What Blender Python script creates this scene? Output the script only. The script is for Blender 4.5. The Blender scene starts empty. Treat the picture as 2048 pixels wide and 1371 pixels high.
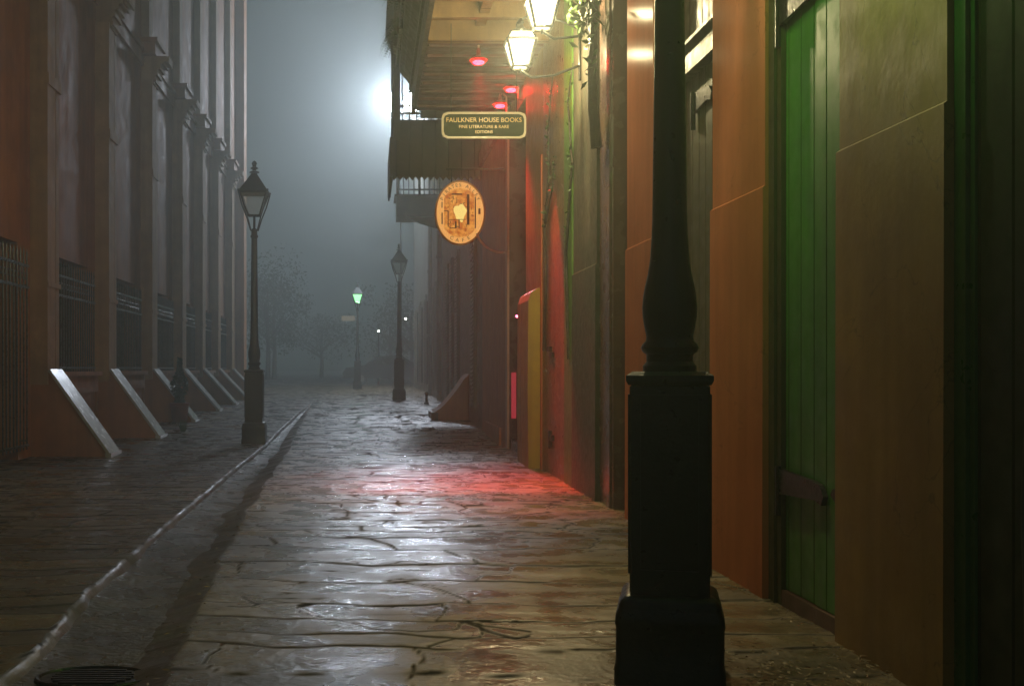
import bpy, math, random
import numpy as np
from mathutils import Vector, Matrix

random.seed(7)
RNG = np.random.default_rng(11)
sc = bpy.context.scene
col = sc.collection
PI = math.pi

# ------------------------------------------------------------------ camera, world, exposure
cam_d = bpy.data.cameras.new("camera")
cam = bpy.data.objects.new("camera", cam_d)
col.objects.link(cam)
cam.location = (0, 0, 1.1)
cam.rotation_euler = (math.radians(90), 0, 0)
cam_d.sensor_width = 36.0
cam_d.lens = 36.0 * 2400 / 2048
cam_d.shift_x = (1024 - 740) / 2048
cam_d.shift_y = (737 - 685.5) / 2048
cam_d.clip_start = 0.05
cam_d.clip_end = 600
sc.camera = cam

world = bpy.data.worlds.new("World")
sc.world = world
world.use_nodes = True
wn = world.node_tree
for n in list(wn.nodes):
    wn.nodes.remove(n)
w_out = wn.nodes.new("ShaderNodeOutputWorld")
w_bg = wn.nodes.new("ShaderNodeBackground")
w_tc = wn.nodes.new("ShaderNodeTexCoord")
w_sep = wn.nodes.new("ShaderNodeSeparateXYZ")
w_ramp = wn.nodes.new("ShaderNodeValToRGB")
wn.links.new(w_tc.outputs["Generated"], w_sep.inputs[0])
wn.links.new(w_sep.outputs["Z"], w_ramp.inputs[0])
w_ramp.color_ramp.elements[0].position = 0.0
w_ramp.color_ramp.elements[0].color = (0.050, 0.080, 0.073, 1)
w_ramp.color_ramp.elements[1].position = 0.6
w_ramp.color_ramp.elements[1].color = (0.068, 0.088, 0.122, 1)
wn.links.new(w_ramp.outputs[0], w_bg.inputs[0])
w_bg.inputs[1].default_value = 0.66
wn.links.new(w_bg.outputs[0], w_out.inputs[0])

sc.view_settings.view_transform = 'Standard'
sc.view_settings.look = 'None'
sc.view_settings.exposure = 0.0
sc.view_settings.gamma = 1.0
sc.render.engine = 'CYCLES'
sc.cycles.use_denoising = True
sc.cycles.max_bounces = 6
sc.cycles.volume_bounces = 1
sc.cycles.sample_clamp_indirect = 3.0
sc.cycles.caustics_reflective = False
sc.cycles.caustics_refractive = False

# light levels (radiance of what glows)
W_LANTERN = 205.0
W_FRONT = 125.0
L_FAR = 2.8
L_FLOOD = 540.0
L_RED = 60.0
HAZE = 0.0096


# ------------------------------------------------------------------ materials
def new_mat(name):
    m = bpy.data.materials.new(name)
    m.use_nodes = True
    nt = m.node_tree
    b = nt.nodes["Principled BSDF"]
    return m, nt, b


def rgb(c, a=1.0):
    return (c[0], c[1], c[2], a)


def surf(name, c1, c2=None, scale=3.0, rough=0.6, rvar=0.1, bump=0.15, bscale=40, streak=0.0, metal=0.0,
         stain=None, stain_amt=0.0, coat=0.0, spec=0.5, crack=0.0):
    """procedural surface: two-tone noise, fine bump, optional vertical run-off streaks and stains"""
    m, nt, b = new_mat(name)
    N, Lk = nt.nodes, nt.links
    if c2 is None:
        c2 = tuple(x * 0.7 for x in c1)
    tc = N.new("ShaderNodeTexCoord")
    n1 = N.new("ShaderNodeTexNoise")
    n1.inputs["Scale"].default_value = scale
    n1.inputs["Detail"].default_value = 8
    n1.inputs["Roughness"].default_value = 0.65
    Lk.new(tc.outputs["Object"], n1.inputs["Vector"])
    mr = N.new("ShaderNodeMapRange")
    mr.inputs[1].default_value = 0.36
    mr.inputs[2].default_value = 0.64
    Lk.new(n1.outputs["Fac"], mr.inputs[0])
    mix = N.new("ShaderNodeMixRGB")
    mix.inputs[1].default_value = rgb(c1)
    mix.inputs[2].default_value = rgb(c2)
    Lk.new(mr.outputs[0], mix.inputs[0])
    last = mix
    if streak > 0:
        mp = N.new("ShaderNodeMapping")
        mp.inputs["Scale"].default_value = (9, 9, 0.5)
        Lk.new(tc.outputs["Object"], mp.inputs[0])
        n2 = N.new("ShaderNodeTexNoise")
        n2.inputs["Scale"].default_value = 1.0
        n2.inputs["Detail"].default_value = 6
        Lk.new(mp.outputs[0], n2.inputs["Vector"])
        mr2 = N.new("ShaderNodeMapRange")
        mr2.inputs[1].default_value = 0.42
        mr2.inputs[2].default_value = 0.75
        mr2.inputs[4].default_value = streak
        Lk.new(n2.outputs["Fac"], mr2.inputs[0])
        mx = N.new("ShaderNodeMixRGB")
        mx.inputs[2].default_value = rgb(tuple(x * 0.35 for x in c1))
        Lk.new(mr2.outputs[0], mx.inputs[0])
        Lk.new(last.outputs[0], mx.inputs[1])
        last = mx
    if stain is not None:
        n3 = N.new("ShaderNodeTexNoise")
        n3.inputs["Scale"].default_value = scale * 0.45
        n3.inputs["Detail"].default_value = 9
        n3.inputs["Roughness"].default_value = 0.75
        Lk.new(tc.outputs["Object"], n3.inputs["Vector"])
        mr3 = N.new("ShaderNodeMapRange")
        mr3.inputs[1].default_value = 0.5
        mr3.inputs[2].default_value = 0.68
        mr3.inputs[4].default_value = stain_amt
        Lk.new(n3.outputs["Fac"], mr3.inputs[0])
        mx = N.new("ShaderNodeMixRGB")
        mx.inputs[2].default_value = rgb(stain)
        Lk.new(mr3.outputs[0], mx.inputs[0])
        Lk.new(last.outputs[0], mx.inputs[1])
        last = mx
    if crack > 0:
        n4 = N.new("ShaderNodeTexNoise")
        n4.inputs["Scale"].default_value = 1.1
        n4.inputs["Detail"].default_value = 7
        n4.inputs["Distortion"].default_value = 0.6
        Lk.new(tc.outputs["Object"], n4.inputs["Vector"])
        sb = N.new("ShaderNodeMath"); sb.operation = 'SUBTRACT'; sb.inputs[1].default_value = 0.47
        Lk.new(n4.outputs["Fac"], sb.inputs[0])
        ab = N.new("ShaderNodeMath"); ab.operation = 'ABSOLUTE'
        Lk.new(sb.outputs[0], ab.inputs[0])
        m4 = N.new("ShaderNodeMapRange"); m4.inputs[1].default_value = 0.0; m4.inputs[2].default_value = 0.0022
        m4.inputs[3].default_value = crack; m4.inputs[4].default_value = 0.0
        Lk.new(ab.outputs[0], m4.inputs[0])
        mx = N.new("ShaderNodeMixRGB")
        mx.inputs[2].default_value = rgb(tuple(x * 0.25 for x in c1))
        Lk.new(m4.outputs[0], mx.inputs[0])
        Lk.new(last.outputs[0], mx.inputs[1])
        last = mx
    Lk.new(last.outputs[0], b.inputs["Base Color"])
    nr = N.new("ShaderNodeTexNoise")
    nr.inputs["Scale"].default_value = scale * 2.3
    nr.inputs["Detail"].default_value = 5
    Lk.new(tc.outputs["Object"], nr.inputs["Vector"])
    mrr = N.new("ShaderNodeMapRange")
    mrr.inputs[1].default_value = 0.3
    mrr.inputs[2].default_value = 0.7
    mrr.inputs[3].default_value = max(0.02, rough - rvar)
    mrr.inputs[4].default_value = min(1, rough + rvar)
    Lk.new(nr.outputs["Fac"], mrr.inputs[0])
    Lk.new(mrr.outputs[0], b.inputs["Roughness"])
    if bump > 0:
        nb = N.new("ShaderNodeTexNoise")
        nb.inputs["Scale"].default_value = bscale
        nb.inputs["Detail"].default_value = 6
        Lk.new(tc.outputs["Object"], nb.inputs["Vector"])
        bp = N.new("ShaderNodeBump")
        bp.inputs["Strength"].default_value = bump
        bp.inputs["Distance"].default_value = 0.02
        Lk.new(nb.outputs["Fac"], bp.inputs["Height"])
        Lk.new(bp.outputs[0], b.inputs["Normal"])
    b.inputs["Metallic"].default_value = metal
    b.inputs["Coat Weight"].default_value = coat
    b.inputs["Coat Roughness"].default_value = 0.2
    b.inputs["Specular IOR Level"].default_value = spec
    return m


def plank_mat(name, c1, c2, per_m=9.0, axis='Y', rough=0.5, coat=0.0):
    """painted boards: narrow dark joints every 1/per_m metre along axis, grain, worn paint"""
    m = surf(name, c1, c2, scale=5, rough=rough, rvar=0.12, bump=0, streak=0.5, coat=coat)
    nt = m.node_tree
    N, Lk = nt.nodes, nt.links
    b = N["Principled BSDF"]
    tc = N.new("ShaderNodeTexCoord")
    sp = N.new("ShaderNodeSeparateXYZ")
    Lk.new(tc.outputs["Object"], sp.inputs[0])
    ml = N.new("ShaderNodeMath"); ml.operation = 'MULTIPLY'; ml.inputs[1].default_value = per_m
    Lk.new(sp.outputs[axis], ml.inputs[0])
    fr = N.new("ShaderNodeMath"); fr.operation = 'FRACT'
    Lk.new(ml.outputs[0], fr.inputs[0])
    mr = N.new("ShaderNodeMapRange")
    mr.inputs[1].default_value = 0.0
    mr.inputs[2].default_value = 0.09
    Lk.new(fr.outputs[0], mr.inputs[0])
    bp = N.new("ShaderNodeBump")
    bp.inputs["Strength"].default_value = 0.8
    bp.inputs["Distance"].default_value = 0.012
    Lk.new(mr.outputs[0], bp.inputs["Height"])
    Lk.new(bp.outputs[0], b.inputs["Normal"])
    old = b.inputs["Base Color"].links[0].from_socket
    mx = N.new("ShaderNodeMixRGB"); mx.blend_type = 'MULTIPLY'; mx.inputs[0].default_value = 0.8
    Lk.new(old, mx.inputs[1])
    Lk.new(mr.outputs[0], mx.inputs[2])
    Lk.new(mx.outputs[0], b.inputs["Base Color"])
    return m


def emit(name, c, s, alpha=1.0):
    m, nt, b = new_mat(name)
    b.inputs['Alpha'].default_value = alpha
    b.inputs["Base Color"].default_value = (0.02, 0.02, 0.02, 1)
    b.inputs["Emission Color"].default_value = rgb(c)
    b.inputs["Emission Strength"].default_value = s
    return m


def glass(name, c=(0.8, 0.85, 0.85), alpha=0.35, rough=0.15):
    m, nt, b = new_mat(name)
    b.inputs["Base Color"].default_value = rgb(c)
    b.inputs["Alpha"].default_value = alpha
    b.inputs["Roughness"].default_value = rough
    return m


M = {}
M['cream'] = surf("church_stucco", (0.40, 0.155, 0.035), (0.28, 0.10, 0.025), 1.4, 0.75, 0.1, 0.08, 25, 0.45, stain=(0.12, 0.07, 0.04), stain_amt=0.6)
M['trim'] = surf("pale_pilaster_stucco", (0.42, 0.25, 0.10), (0.32, 0.18, 0.07), 2.4, 0.8, 0.1, 0.05, 25, 0.4, stain=(0.16, 0.11, 0.07), stain_amt=0.5)
M['cream_slab'] = surf("wet_stone_coping", (0.50, 0.47, 0.42), (0.34, 0.31, 0.27), 4, 0.22, 0.08, 0.1, 30, 0.3)
M['tan'] = surf("tan_stucco", (0.40, 0.25, 0.075), (0.31, 0.18, 0.055), 2.2, 0.55, 0.1, 0.05, 30, 0.35, stain=(0.12, 0.08, 0.05), stain_amt=0.35, crack=0.6)
M['orange'] = surf("orange_stucco", (0.62, 0.22, 0.115), (0.54, 0.185, 0.09), 1.6, 0.42, 0.06, 0.05, 9, 0.25, stain=(0.34, 0.09, 0.04), stain_amt=0.3, spec=0.0, crack=0.35, coat=0.035)
M['orange_dull'] = surf("weathered_orange_stucco", (0.45, 0.17, 0.055), (0.34, 0.12, 0.045), 2.5, 0.5, 0.08, 0.10, 16, 0.4)
M['brown'] = surf("brown_stucco", (0.16, 0.075, 0.045), (0.09, 0.045, 0.03), 3, 0.45, 0.1, 0.12, 30, 0.4)
M['brown_gloss'] = surf("glossy_brown_paint", (0.16, 0.09, 0.065), (0.10, 0.06, 0.045), 3, 0.25, 0.06, 0.08, 20, 0.4)
M['ochre'] = surf("ochre_stucco", (0.36, 0.25, 0.045), (0.27, 0.18, 0.035), 4, 0.5, 0.1, 0.2, 30, 0.5, stain=(0.36, 0.13, 0.02), stain_amt=0.5)
M['yellow'] = surf('yellow_ochre_paint', (0.46, 0.33, 0.035), (0.36, 0.25, 0.03), 5, 0.5, 0.1, 0.1, 30, 0.5)
M['greytan'] = surf("mouldy_stucco", (0.12, 0.10, 0.07), (0.065, 0.06, 0.04), 6, 0.5, 0.1, 0.25, 30, 0.5, stain=(0.05, 0.07, 0.04), stain_amt=0.8)
M['peel'] = surf("peeling_tan_paint", (0.26, 0.175, 0.06), (0.15, 0.10, 0.04), 7, 0.35, 0.1, 0.3, 25, 0.6, stain=(0.10, 0.07, 0.03), stain_amt=0.7)
M['grey'] = surf("far_grey_stucco", (0.26, 0.27, 0.22), (0.16, 0.17, 0.14), 1.2, 0.6, 0.1, 0.1, 20, 0.5)
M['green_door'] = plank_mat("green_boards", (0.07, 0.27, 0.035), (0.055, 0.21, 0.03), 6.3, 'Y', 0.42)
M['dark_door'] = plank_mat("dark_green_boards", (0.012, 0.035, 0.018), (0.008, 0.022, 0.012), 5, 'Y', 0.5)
M['green_frame'] = surf("green_frame_paint", (0.05, 0.17, 0.06), (0.035, 0.12, 0.04), 6, 0.35, 0.1, 0.1, 30, 0.3)
M['olive'] = plank_mat("olive_boards", (0.12, 0.11, 0.035), (0.08, 0.075, 0.025), 7, 'Y', 0.45)
M['olive_frame'] = surf("olive_frame_paint", (0.085, 0.08, 0.026), (0.06, 0.055, 0.02), 6, 0.4, 0.1, 0.1, 30, 0.4)
M['shutter_dark'] = plank_mat("dark_olive_boards", (0.06, 0.06, 0.03), (0.035, 0.035, 0.02), 7, 'Y', 0.45)
M['strip_green'] = surf("bright_green_paint", (0.12, 0.25, 0.035), (0.08, 0.17, 0.03), 6, 0.4, 0.1, 0.1, 30, 0.5)
M['red_door'] = surf("red_door_paint", (0.35, 0.03, 0.03), (0.2, 0.02, 0.02), 3, 0.35, 0.1, 0.1, 30, 0.3)
M['dark_int'] = surf("dark_shopfront", (0.05, 0.02, 0.025), (0.03, 0.012, 0.018), 3, 0.3, 0.1, 0.05, 30)
M['pink'] = surf("pale_trim_paint", (0.55, 0.38, 0.33), (0.45, 0.3, 0.25), 6, 0.4, 0.1, 0.05, 30, 0.2)
M['iron'] = surf("black_iron", (0.008, 0.009, 0.008), (0.014, 0.012, 0.010), 12, 0.36, 0.1, 0.12, 60, spec=0.35)
M['iron_brown'] = surf("rusty_iron", (0.035, 0.024, 0.016), (0.02, 0.014, 0.01), 12, 0.4, 0.1, 0.12, 60)
M['grille'] = surf("painted_grille_iron", (0.05, 0.06, 0.05), (0.03, 0.035, 0.03), 12, 0.3, 0.08, 0.1, 60)
M['window_dark'] = surf("dark_window_glass", (0.012, 0.014, 0.012), (0.02, 0.02, 0.018), 3, 0.12, 0.05, 0.0)
M['wood'] = plank_mat("gallery_timber", (0.26, 0.15, 0.055), (0.18, 0.10, 0.04), 3, 'Y', 0.55)
M['ceiling'] = plank_mat("red_brown_ceiling_boards", (0.13, 0.038, 0.032), (0.08, 0.025, 0.022), 2.6, 'Y', 0.45)
M['wood_dark'] = plank_mat("dark_gallery_boards", (0.055, 0.026, 0.020), (0.03, 0.015, 0.012), 4.5, 'X', 0.5)
M['wood_plain'] = surf("dark_timber", (0.07, 0.045, 0.035), (0.04, 0.025, 0.02), 8, 0.5, 0.1, 0.2, 40)
M['leaf'] = surf("fern_leaf", (0.045, 0.075, 0.035), (0.02, 0.04, 0.02), 8, 0.5, 0.1, 0.0)
M['leaf_vine'] = surf("vine_leaf", (0.07, 0.13, 0.03), (0.035, 0.07, 0.02), 8, 0.4, 0.1, 0.0)
M['leaf_far'] = surf("tree_leaf", (0.05, 0.11, 0.04), (0.03, 0.07, 0.03), 3, 0.5, 0.1, 0.0)
M['bark'] = surf("vine_bark", (0.07, 0.055, 0.035), (0.035, 0.028, 0.02), 14, 0.7, 0.1, 0.5, 40)
M['pot'] = surf("terracotta", (0.30, 0.06, 0.035), (0.2, 0.045, 0.03), 8, 0.55, 0.1, 0.1, 40)
M['sign_green'] = surf("sign_green_paint", (0.030, 0.040, 0.012), (0.022, 0.032, 0.010), 9, 0.8, 0.1, 0.05, 40)
M['sign_cream'] = surf("sign_cream_paint", (0.50, 0.42, 0.28), (0.42, 0.35, 0.23), 9, 0.4, 0.1, 0.05, 40)
M['sign_gold'] = surf("sign_gold_letters", (0.78, 0.52, 0.14), (0.7, 0.45, 0.12), 9, 0.35, 0.1, 0.0)
M['cord'] = surf("white_cable", (0.8, 0.76, 0.72), (0.7, 0.66, 0.62), 9, 0.4, 0.1, 0.0)
M['cable_dark'] = surf("grey_cable", (0.12, 0.12, 0.10), (0.08, 0.08, 0.07), 9, 0.4, 0.1, 0.0)
M['pipe'] = surf("pipe_metal", (0.25, 0.25, 0.2), (0.16, 0.16, 0.13), 5, 0.35, 0.1, 0.05, 30, 0.4)
M['slate'] = surf("far_roof_slate", (0.06, 0.065, 0.06), None, 3, 0.4, 0.1, 0.1)
M['car_paint'] = surf("dark_car_paint", (0.03, 0.035, 0.04), (0.025, 0.03, 0.035), 3, 0.2, 0.05, 0.0)
M['tyre'] = surf("tyre_rubber", (0.015, 0.015, 0.015), None, 3, 0.7, 0.1, 0.0)
M['gutter'] = surf("gutter_stone", (0.10, 0.078, 0.042), (0.05, 0.04, 0.022), 2.2, 0.30, 0.24, 0.45, 28, 0, stain=(0.03, 0.034, 0.015), stain_amt=0.7)
M['kerb'] = surf("kerb_stone", (0.11, 0.085, 0.05), (0.055, 0.045, 0.025), 6, 0.28, 0.12, 0.5, 22)
M['plaza'] = surf("plaza_ground", (0.06, 0.06, 0.055), (0.04, 0.04, 0.036), 0.8, 0.3, 0.1, 0.6, 6)
M['puddle'] = surf("rain_water", (0.02, 0.022, 0.018), (0.015, 0.016, 0.014), 3, 0.035, 0.02, 0.02, 8)
M['lantern_lit'] = emit("lit_lantern_glass", (1.0, 0.93, 0.66), 5.0, 0.45)
M['lantern_near'] = emit('lit_near_lantern_glass', (1.0, 0.93, 0.66), 4.0, 0.45)
M['lantern_green'] = emit("lit_green_lantern_glass", (0.36, 1.0, 0.2), 8.0, 0.4)
M['lantern_far'] = emit("far_lit_lantern_glass", (0.28, 1.0, 0.35), L_FAR)
M['flood'] = emit("floodlight_glow", (0.78, 0.86, 1.0), L_FLOOD)
M['red_bulb'] = emit("red_bulb_glow", (1.0, 0.006, 0.012), L_RED)
M['red_spark'] = emit("small_red_light", (1.0, 0.12, 0.25), 14.0)
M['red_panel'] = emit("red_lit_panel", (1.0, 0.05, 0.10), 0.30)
M['white_spark'] = emit("small_white_light", (0.95, 1.0, 0.9), 22.0)
M['pane'] = glass("unlit_lantern_glass", (0.55, 0.6, 0.6), 0.18)


def paving_mat():
    m, nt, b = new_mat("wet_flagstones")
    N, Lk = nt.nodes, nt.links
    at = N.new("ShaderNodeAttribute"); at.attribute_name = "pv"
    sp = N.new("ShaderNodeSeparateColor")
    Lk.new(at.outputs["Color"], sp.inputs[0])
    tc = N.new("ShaderNodeTexCoord")
    n1 = N.new("ShaderNodeTexNoise"); n1.inputs["Scale"].default_value = 3.0; n1.inputs["Detail"].default_value = 10
    n1.inputs["Roughness"].default_value = 0.7
    Lk.new(tc.outputs["Object"], n1.inputs["Vector"])
    r1 = N.new("ShaderNodeValToRGB")
    r1.color_ramp.elements[0].position = 0.32; r1.color_ramp.elements[0].color = (0.13, 0.10, 0.062, 1)
    r1.color_ramp.elements[1].position = 0.68; r1.color_ramp.elements[1].color = (0.30, 0.235, 0.145, 1)
    Lk.new(n1.outputs["Fac"], r1.inputs[0])
    # per-slab tone
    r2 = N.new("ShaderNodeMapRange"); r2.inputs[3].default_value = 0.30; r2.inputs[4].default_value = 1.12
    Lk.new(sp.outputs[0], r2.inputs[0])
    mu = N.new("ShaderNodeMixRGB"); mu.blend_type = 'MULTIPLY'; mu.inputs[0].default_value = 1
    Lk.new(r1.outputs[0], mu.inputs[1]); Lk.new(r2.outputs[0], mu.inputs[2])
    mx = N.new("ShaderNodeMixRGB"); mx.inputs[2].default_value = (0.009, 0.008, 0.004, 1)
    Lk.new(sp.outputs[1], mx.inputs[0]); Lk.new(mu.outputs[0], mx.inputs[1])
    # mossy patches
    n3 = N.new("ShaderNodeTexNoise"); n3.inputs["Scale"].default_value = 1.6; n3.inputs["Detail"].default_value = 8
    Lk.new(tc.outputs["Object"], n3.inputs["Vector"])
    m3 = N.new("ShaderNodeMapRange"); m3.inputs[1].default_value = 0.52; m3.inputs[2].default_value = 0.66; m3.inputs[4].default_value = 0.75
    Lk.new(n3.outputs["Fac"], m3.inputs[0])
    m3b = N.new("ShaderNodeMath"); m3b.operation = 'MULTIPLY'
    Lk.new(m3.outputs[0], m3b.inputs[0]); Lk.new(sp.outputs[2], m3b.inputs[1])
    mx3 = N.new("ShaderNodeMixRGB"); mx3.inputs[2].default_value = (0.055, 0.05, 0.018, 1)
    Lk.new(m3b.outputs[0], mx3.inputs[0]); Lk.new(mx.outputs[0], mx3.inputs[1])
    Lk.new(mx3.outputs[0], b.inputs["Base Color"])
    # wetness
    n2 = N.new("ShaderNodeTexNoise"); n2.inputs["Scale"].default_value = 3.2; n2.inputs["Detail"].default_value = 7
    Lk.new(tc.outputs["Object"], n2.inputs["Vector"])
    mr = N.new("ShaderNodeMapRange"); mr.inputs[1].default_value = 0.38; mr.inputs[2].default_value = 0.60
    mr.inputs[3].default_value = 0.12; mr.inputs[4].default_value = 0.42
    Lk.new(n2.outputs["Fac"], mr.inputs[0])
    ad = N.new("ShaderNodeMath"); ad.operation = 'MULTIPLY_ADD'; ad.inputs[1].default_value = 0.6
    Lk.new(sp.outputs[1], ad.inputs[0]); Lk.new(mr.outputs[0], ad.inputs[2])
    Lk.new(ad.outputs[0], b.inputs["Roughness"])
    nb = N.new("ShaderNodeTexNoise"); nb.inputs["Scale"].default_value = 26; nb.inputs["Detail"].default_value = 7
    Lk.new(tc.outputs["Object"], nb.inputs["Vector"])
    nb2 = N.new("ShaderNodeTexNoise"); nb2.inputs["Scale"].default_value = 140; nb2.inputs["Detail"].default_value = 3
    Lk.new(tc.outputs["Object"], nb2.inputs["Vector"])
    sm = N.new("ShaderNodeMath"); sm.operation = 'MULTIPLY_ADD'; sm.inputs[1].default_value = 0.25
    Lk.new(nb2.outputs["Fac"], sm.inputs[0]); Lk.new(nb.outputs["Fac"], sm.inputs[2])
    bp = N.new("ShaderNodeBump"); bp.inputs["Strength"].default_value = 0.36; bp.inputs["Distance"].default_value = 0.012
    Lk.new(sm.outputs[0], bp.inputs["Height"])
    Lk.new(bp.outputs[0], b.inputs["Normal"])
    sv = N.new("ShaderNodeMapRange"); sv.inputs[3].default_value = 0.55; sv.inputs[4].default_value = 0.05
    Lk.new(sp.outputs[1], sv.inputs[0]); Lk.new(sv.outputs[0], b.inputs["Specular IOR Level"])
    return m


M['paving'] = paving_mat()


# ------------------------------------------------------------------ mesh helpers
class MB:
    def __init__(self):
        self.v, self.f = [], []

    def add(self, vs, fs):
        o = len(self.v)
        self.v += [tuple(p) for p in vs]
        self.f += [tuple(i + o for i in f) for f in fs]
        return self

    def box(self, x0, x1, y0, y1, z0, z1, b=0.0):
        if b <= 0:
            return self.add([(x0, y0, z0), (x1, y0, z0), (x1, y1, z0), (x0, y1, z0), (x0, y0, z1), (x1, y0, z1), (x1, y1, z1), (x0, y1, z1)],
                            [(0, 3, 2, 1), (4, 5, 6, 7), (0, 1, 5, 4), (1, 2, 6, 5), (2, 3, 7, 6), (3, 0, 4, 7)])
        # vertical edges chamfered, top chamfered
        def ring(e, z):
            return [(x0 + e, y0, z), (x1 - e, y0, z), (x1, y0 + e, z), (x1, y1 - e, z), (x1 - e, y1, z), (x0 + e, y1, z), (x0, y1 - e, z), (x0, y0 + e, z)]
        r = [ring(b, z0), ring(b, z1 - b)]
        r2 = [(x0 + 2 * b, y0 + b, z1), (x1 - 2 * b, y0 + b, z1), (x1 - b, y0 + 2 * b, z1), (x1 - b, y1 - 2 * b, z1), (x1 - 2 * b, y1 - b, z1), (x0 + 2 * b, y1 - b, z1), (x0 + b, y1 - 2 * b, z1), (x0 + b, y0 + 2 * b, z1)]
        vs = r[0] + r[1] + r2
        fs = [tuple(range(7, -1, -1)), tuple(range(16, 24))]
        for k in range(2):
            for i in range(8):
                j = (i + 1) % 8
                fs.append((k * 8 + i, k * 8 + j, k * 8 + 8 + j, k * 8 + 8 + i))
        return self.add(vs, fs)

    def frustum(self, cx, cy, z0, hx0, hy0, z1, hx1, hy1):
        return self.add([(cx - hx0, cy - hy0, z0), (cx + hx0, cy - hy0, z0), (cx + hx0, cy + hy0, z0), (cx - hx0, cy + hy0, z0),
                         (cx - hx1, cy - hy1, z1), (cx + hx1, cy - hy1, z1), (cx + hx1, cy + hy1, z1), (cx - hx1, cy + hy1, z1)],
                        [(0, 3, 2, 1), (4, 5, 6, 7), (0, 1, 5, 4), (1, 2, 6, 5), (2, 3, 7, 6), (3, 0, 4, 7)])

    def prism(self, pts, axis, a0, a1):
        """extrude a 2-D outline along axis: 'x': pts=(y,z); 'y': pts=(x,z); 'z': pts=(x,y)"""
        def P(p, a):
            return {'x': (a, p[0], p[1]), 'y': (p[0], a, p[1]), 'z': (p[0], p[1], a)}[axis]
        n = len(pts)
        vs = [P(p, a0) for p in pts] + [P(p, a1) for p in pts]
        fs = [tuple(range(n)), tuple(range(2 * n - 1, n - 1, -1))]
        fs += [(i, i + n, (i + 1) % n + n, (i + 1) % n) for i in range(n)]
        return self.add(vs, fs)

    def lathe(self, cx, cy, prof, seg=24):
        vs, fs = [], []
        for r, z in prof:
            for k in range(seg):
                a = 2 * PI * k / seg
                vs.append((cx + r * math.cos(a), cy + r * math.sin(a), z))
        for i in range(len(prof) - 1):
            for k in range(seg):
                j = (k + 1) % seg
                fs.append((i * seg + k, i * seg + j, (i + 1) * seg + j, (i + 1) * seg + k))
        fs.append(tuple(range(seg - 1, -1, -1)))
        fs.append(tuple((len(prof) - 1) * seg + k for k in range(seg)))
        return self.add(vs, fs)

    def tube(self, pts, r, seg=8):
        pts = [Vector(p) for p in pts]
        rs = r if isinstance(r, (list, tuple)) else [r] * len(pts)
        vs, fs = [], []
        for i, p in enumerate(pts):
            d = (pts[min(i + 1, len(pts) - 1)] - pts[max(i - 1, 0)])
            d = d.normalized() if d.length > 0 else Vector((0, 0, 1))
            u = d.cross(Vector((0.13, 0.31, 0.94)))
            if u.length < 1e-3:
                u = d.cross(Vector((1, 0, 0)))
            u.normalize()
            w = d.cross(u)
            for k in range(seg):
                a = 2 * PI * k / seg
                vs.append(p + (u * math.cos(a) + w * math.sin(a)) * rs[i])
        for i in range(len(pts) - 1):
            for k in range(seg):
                j = (k + 1) % seg
                fs.append((i * seg + k, i * seg + j, (i + 1) * seg + j, (i + 1) * seg + k))
        fs.append(tuple(range(seg - 1, -1, -1)))
        fs.append(tuple((len(pts) - 1) * seg + k for k in range(seg)))
        return self.add(vs, fs)

    def ball(self, c, r, seg=14, rings=8, sz=1.0):
        prof = []
        for i in range(rings + 1):
            t = -PI / 2 + PI * i / rings
            prof.append((max(1e-4, r * math.cos(t)), c[2] + r * sz * math.sin(t)))
        return self.lathe(c[0], c[1], prof, seg)

    def leaf(self, p, s, asp=0.45):
        a = Vector((random.gauss(0, 1), random.gauss(0, 1), random.gauss(0, 1))).normalized()
        b = a.orthogonal().normalized()
        b = Matrix.Rotation(random.uniform(0, 6.28), 3, a) @ b
        p = Vector(p)
        n = a.cross(b) * s * 0.15
        return self.add([p - a * s, p + b * s * asp + n, p + a * s, p - b * s * asp + n], [(0, 1, 2, 3)])

    def build(self, name, mat, parent=None, smooth=False, **tags):
        me = bpy.data.meshes.new(name)
        me.from_pydata(self.v, [], self.f)
        me.update()
        ob = bpy.data.objects.new(name, me)
        col.objects.link(ob)
        me.materials.append(mat)
        if smooth:
            for p in me.polygons:
                p.use_smooth = True
            try:
                me.set_sharp_from_angle(angle=math.radians(38))
            except Exception:
                pass
        if parent is not None:
            ob.parent = parent
        for k, v in tags.items():
            ob[k] = v
        return ob


def thing(name, label, cat, loc=(0, 0, 0), group=None, rz=0.0):
    o = bpy.data.objects.new(name, None)
    col.objects.link(o)
    o.location = loc
    o.rotation_euler = (0, 0, rz)
    o.empty_display_size = 0.2
    o['label'] = label
    o['category'] = cat
    if group:
        o['group'] = group
    return o


def copy_tree(o, parent=None):
    c = o.copy()
    col.objects.link(c)
    c.parent = parent
    for ch in [x for x in bpy.data.objects if x.parent == o]:
        copy_tree(ch, c)
    return c


def gz(y):
    """height of the alley floor: level near by, rising a little further on"""
    return float(np.interp(y, [0, 17.5, 25.5, 31, 38, 400], [0, 0, 0.185, 0.26, 0.31, 0.31]))


# ------------------------------------------------------------------ value noise for the paving
def vnoise(x, y, seed):
    r = np.random.default_rng(seed)
    T = r.random((256, 256))
    xi, yi = np.floor(x).astype(int), np.floor(y).astype(int)
    fx, fy = x - xi, y - yi
    fx, fy = fx * fx * (3 - 2 * fx), fy * fy * (3 - 2 * fy)
    g = lambda a, b: T[a % 256, b % 256]
    return ((g(xi, yi) * (1 - fx) + g(xi + 1, yi) * fx) * (1 - fy) + (g(xi, yi + 1) * (1 - fx) + g(xi + 1, yi + 1) * fx) * fy) - 0.5


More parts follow.
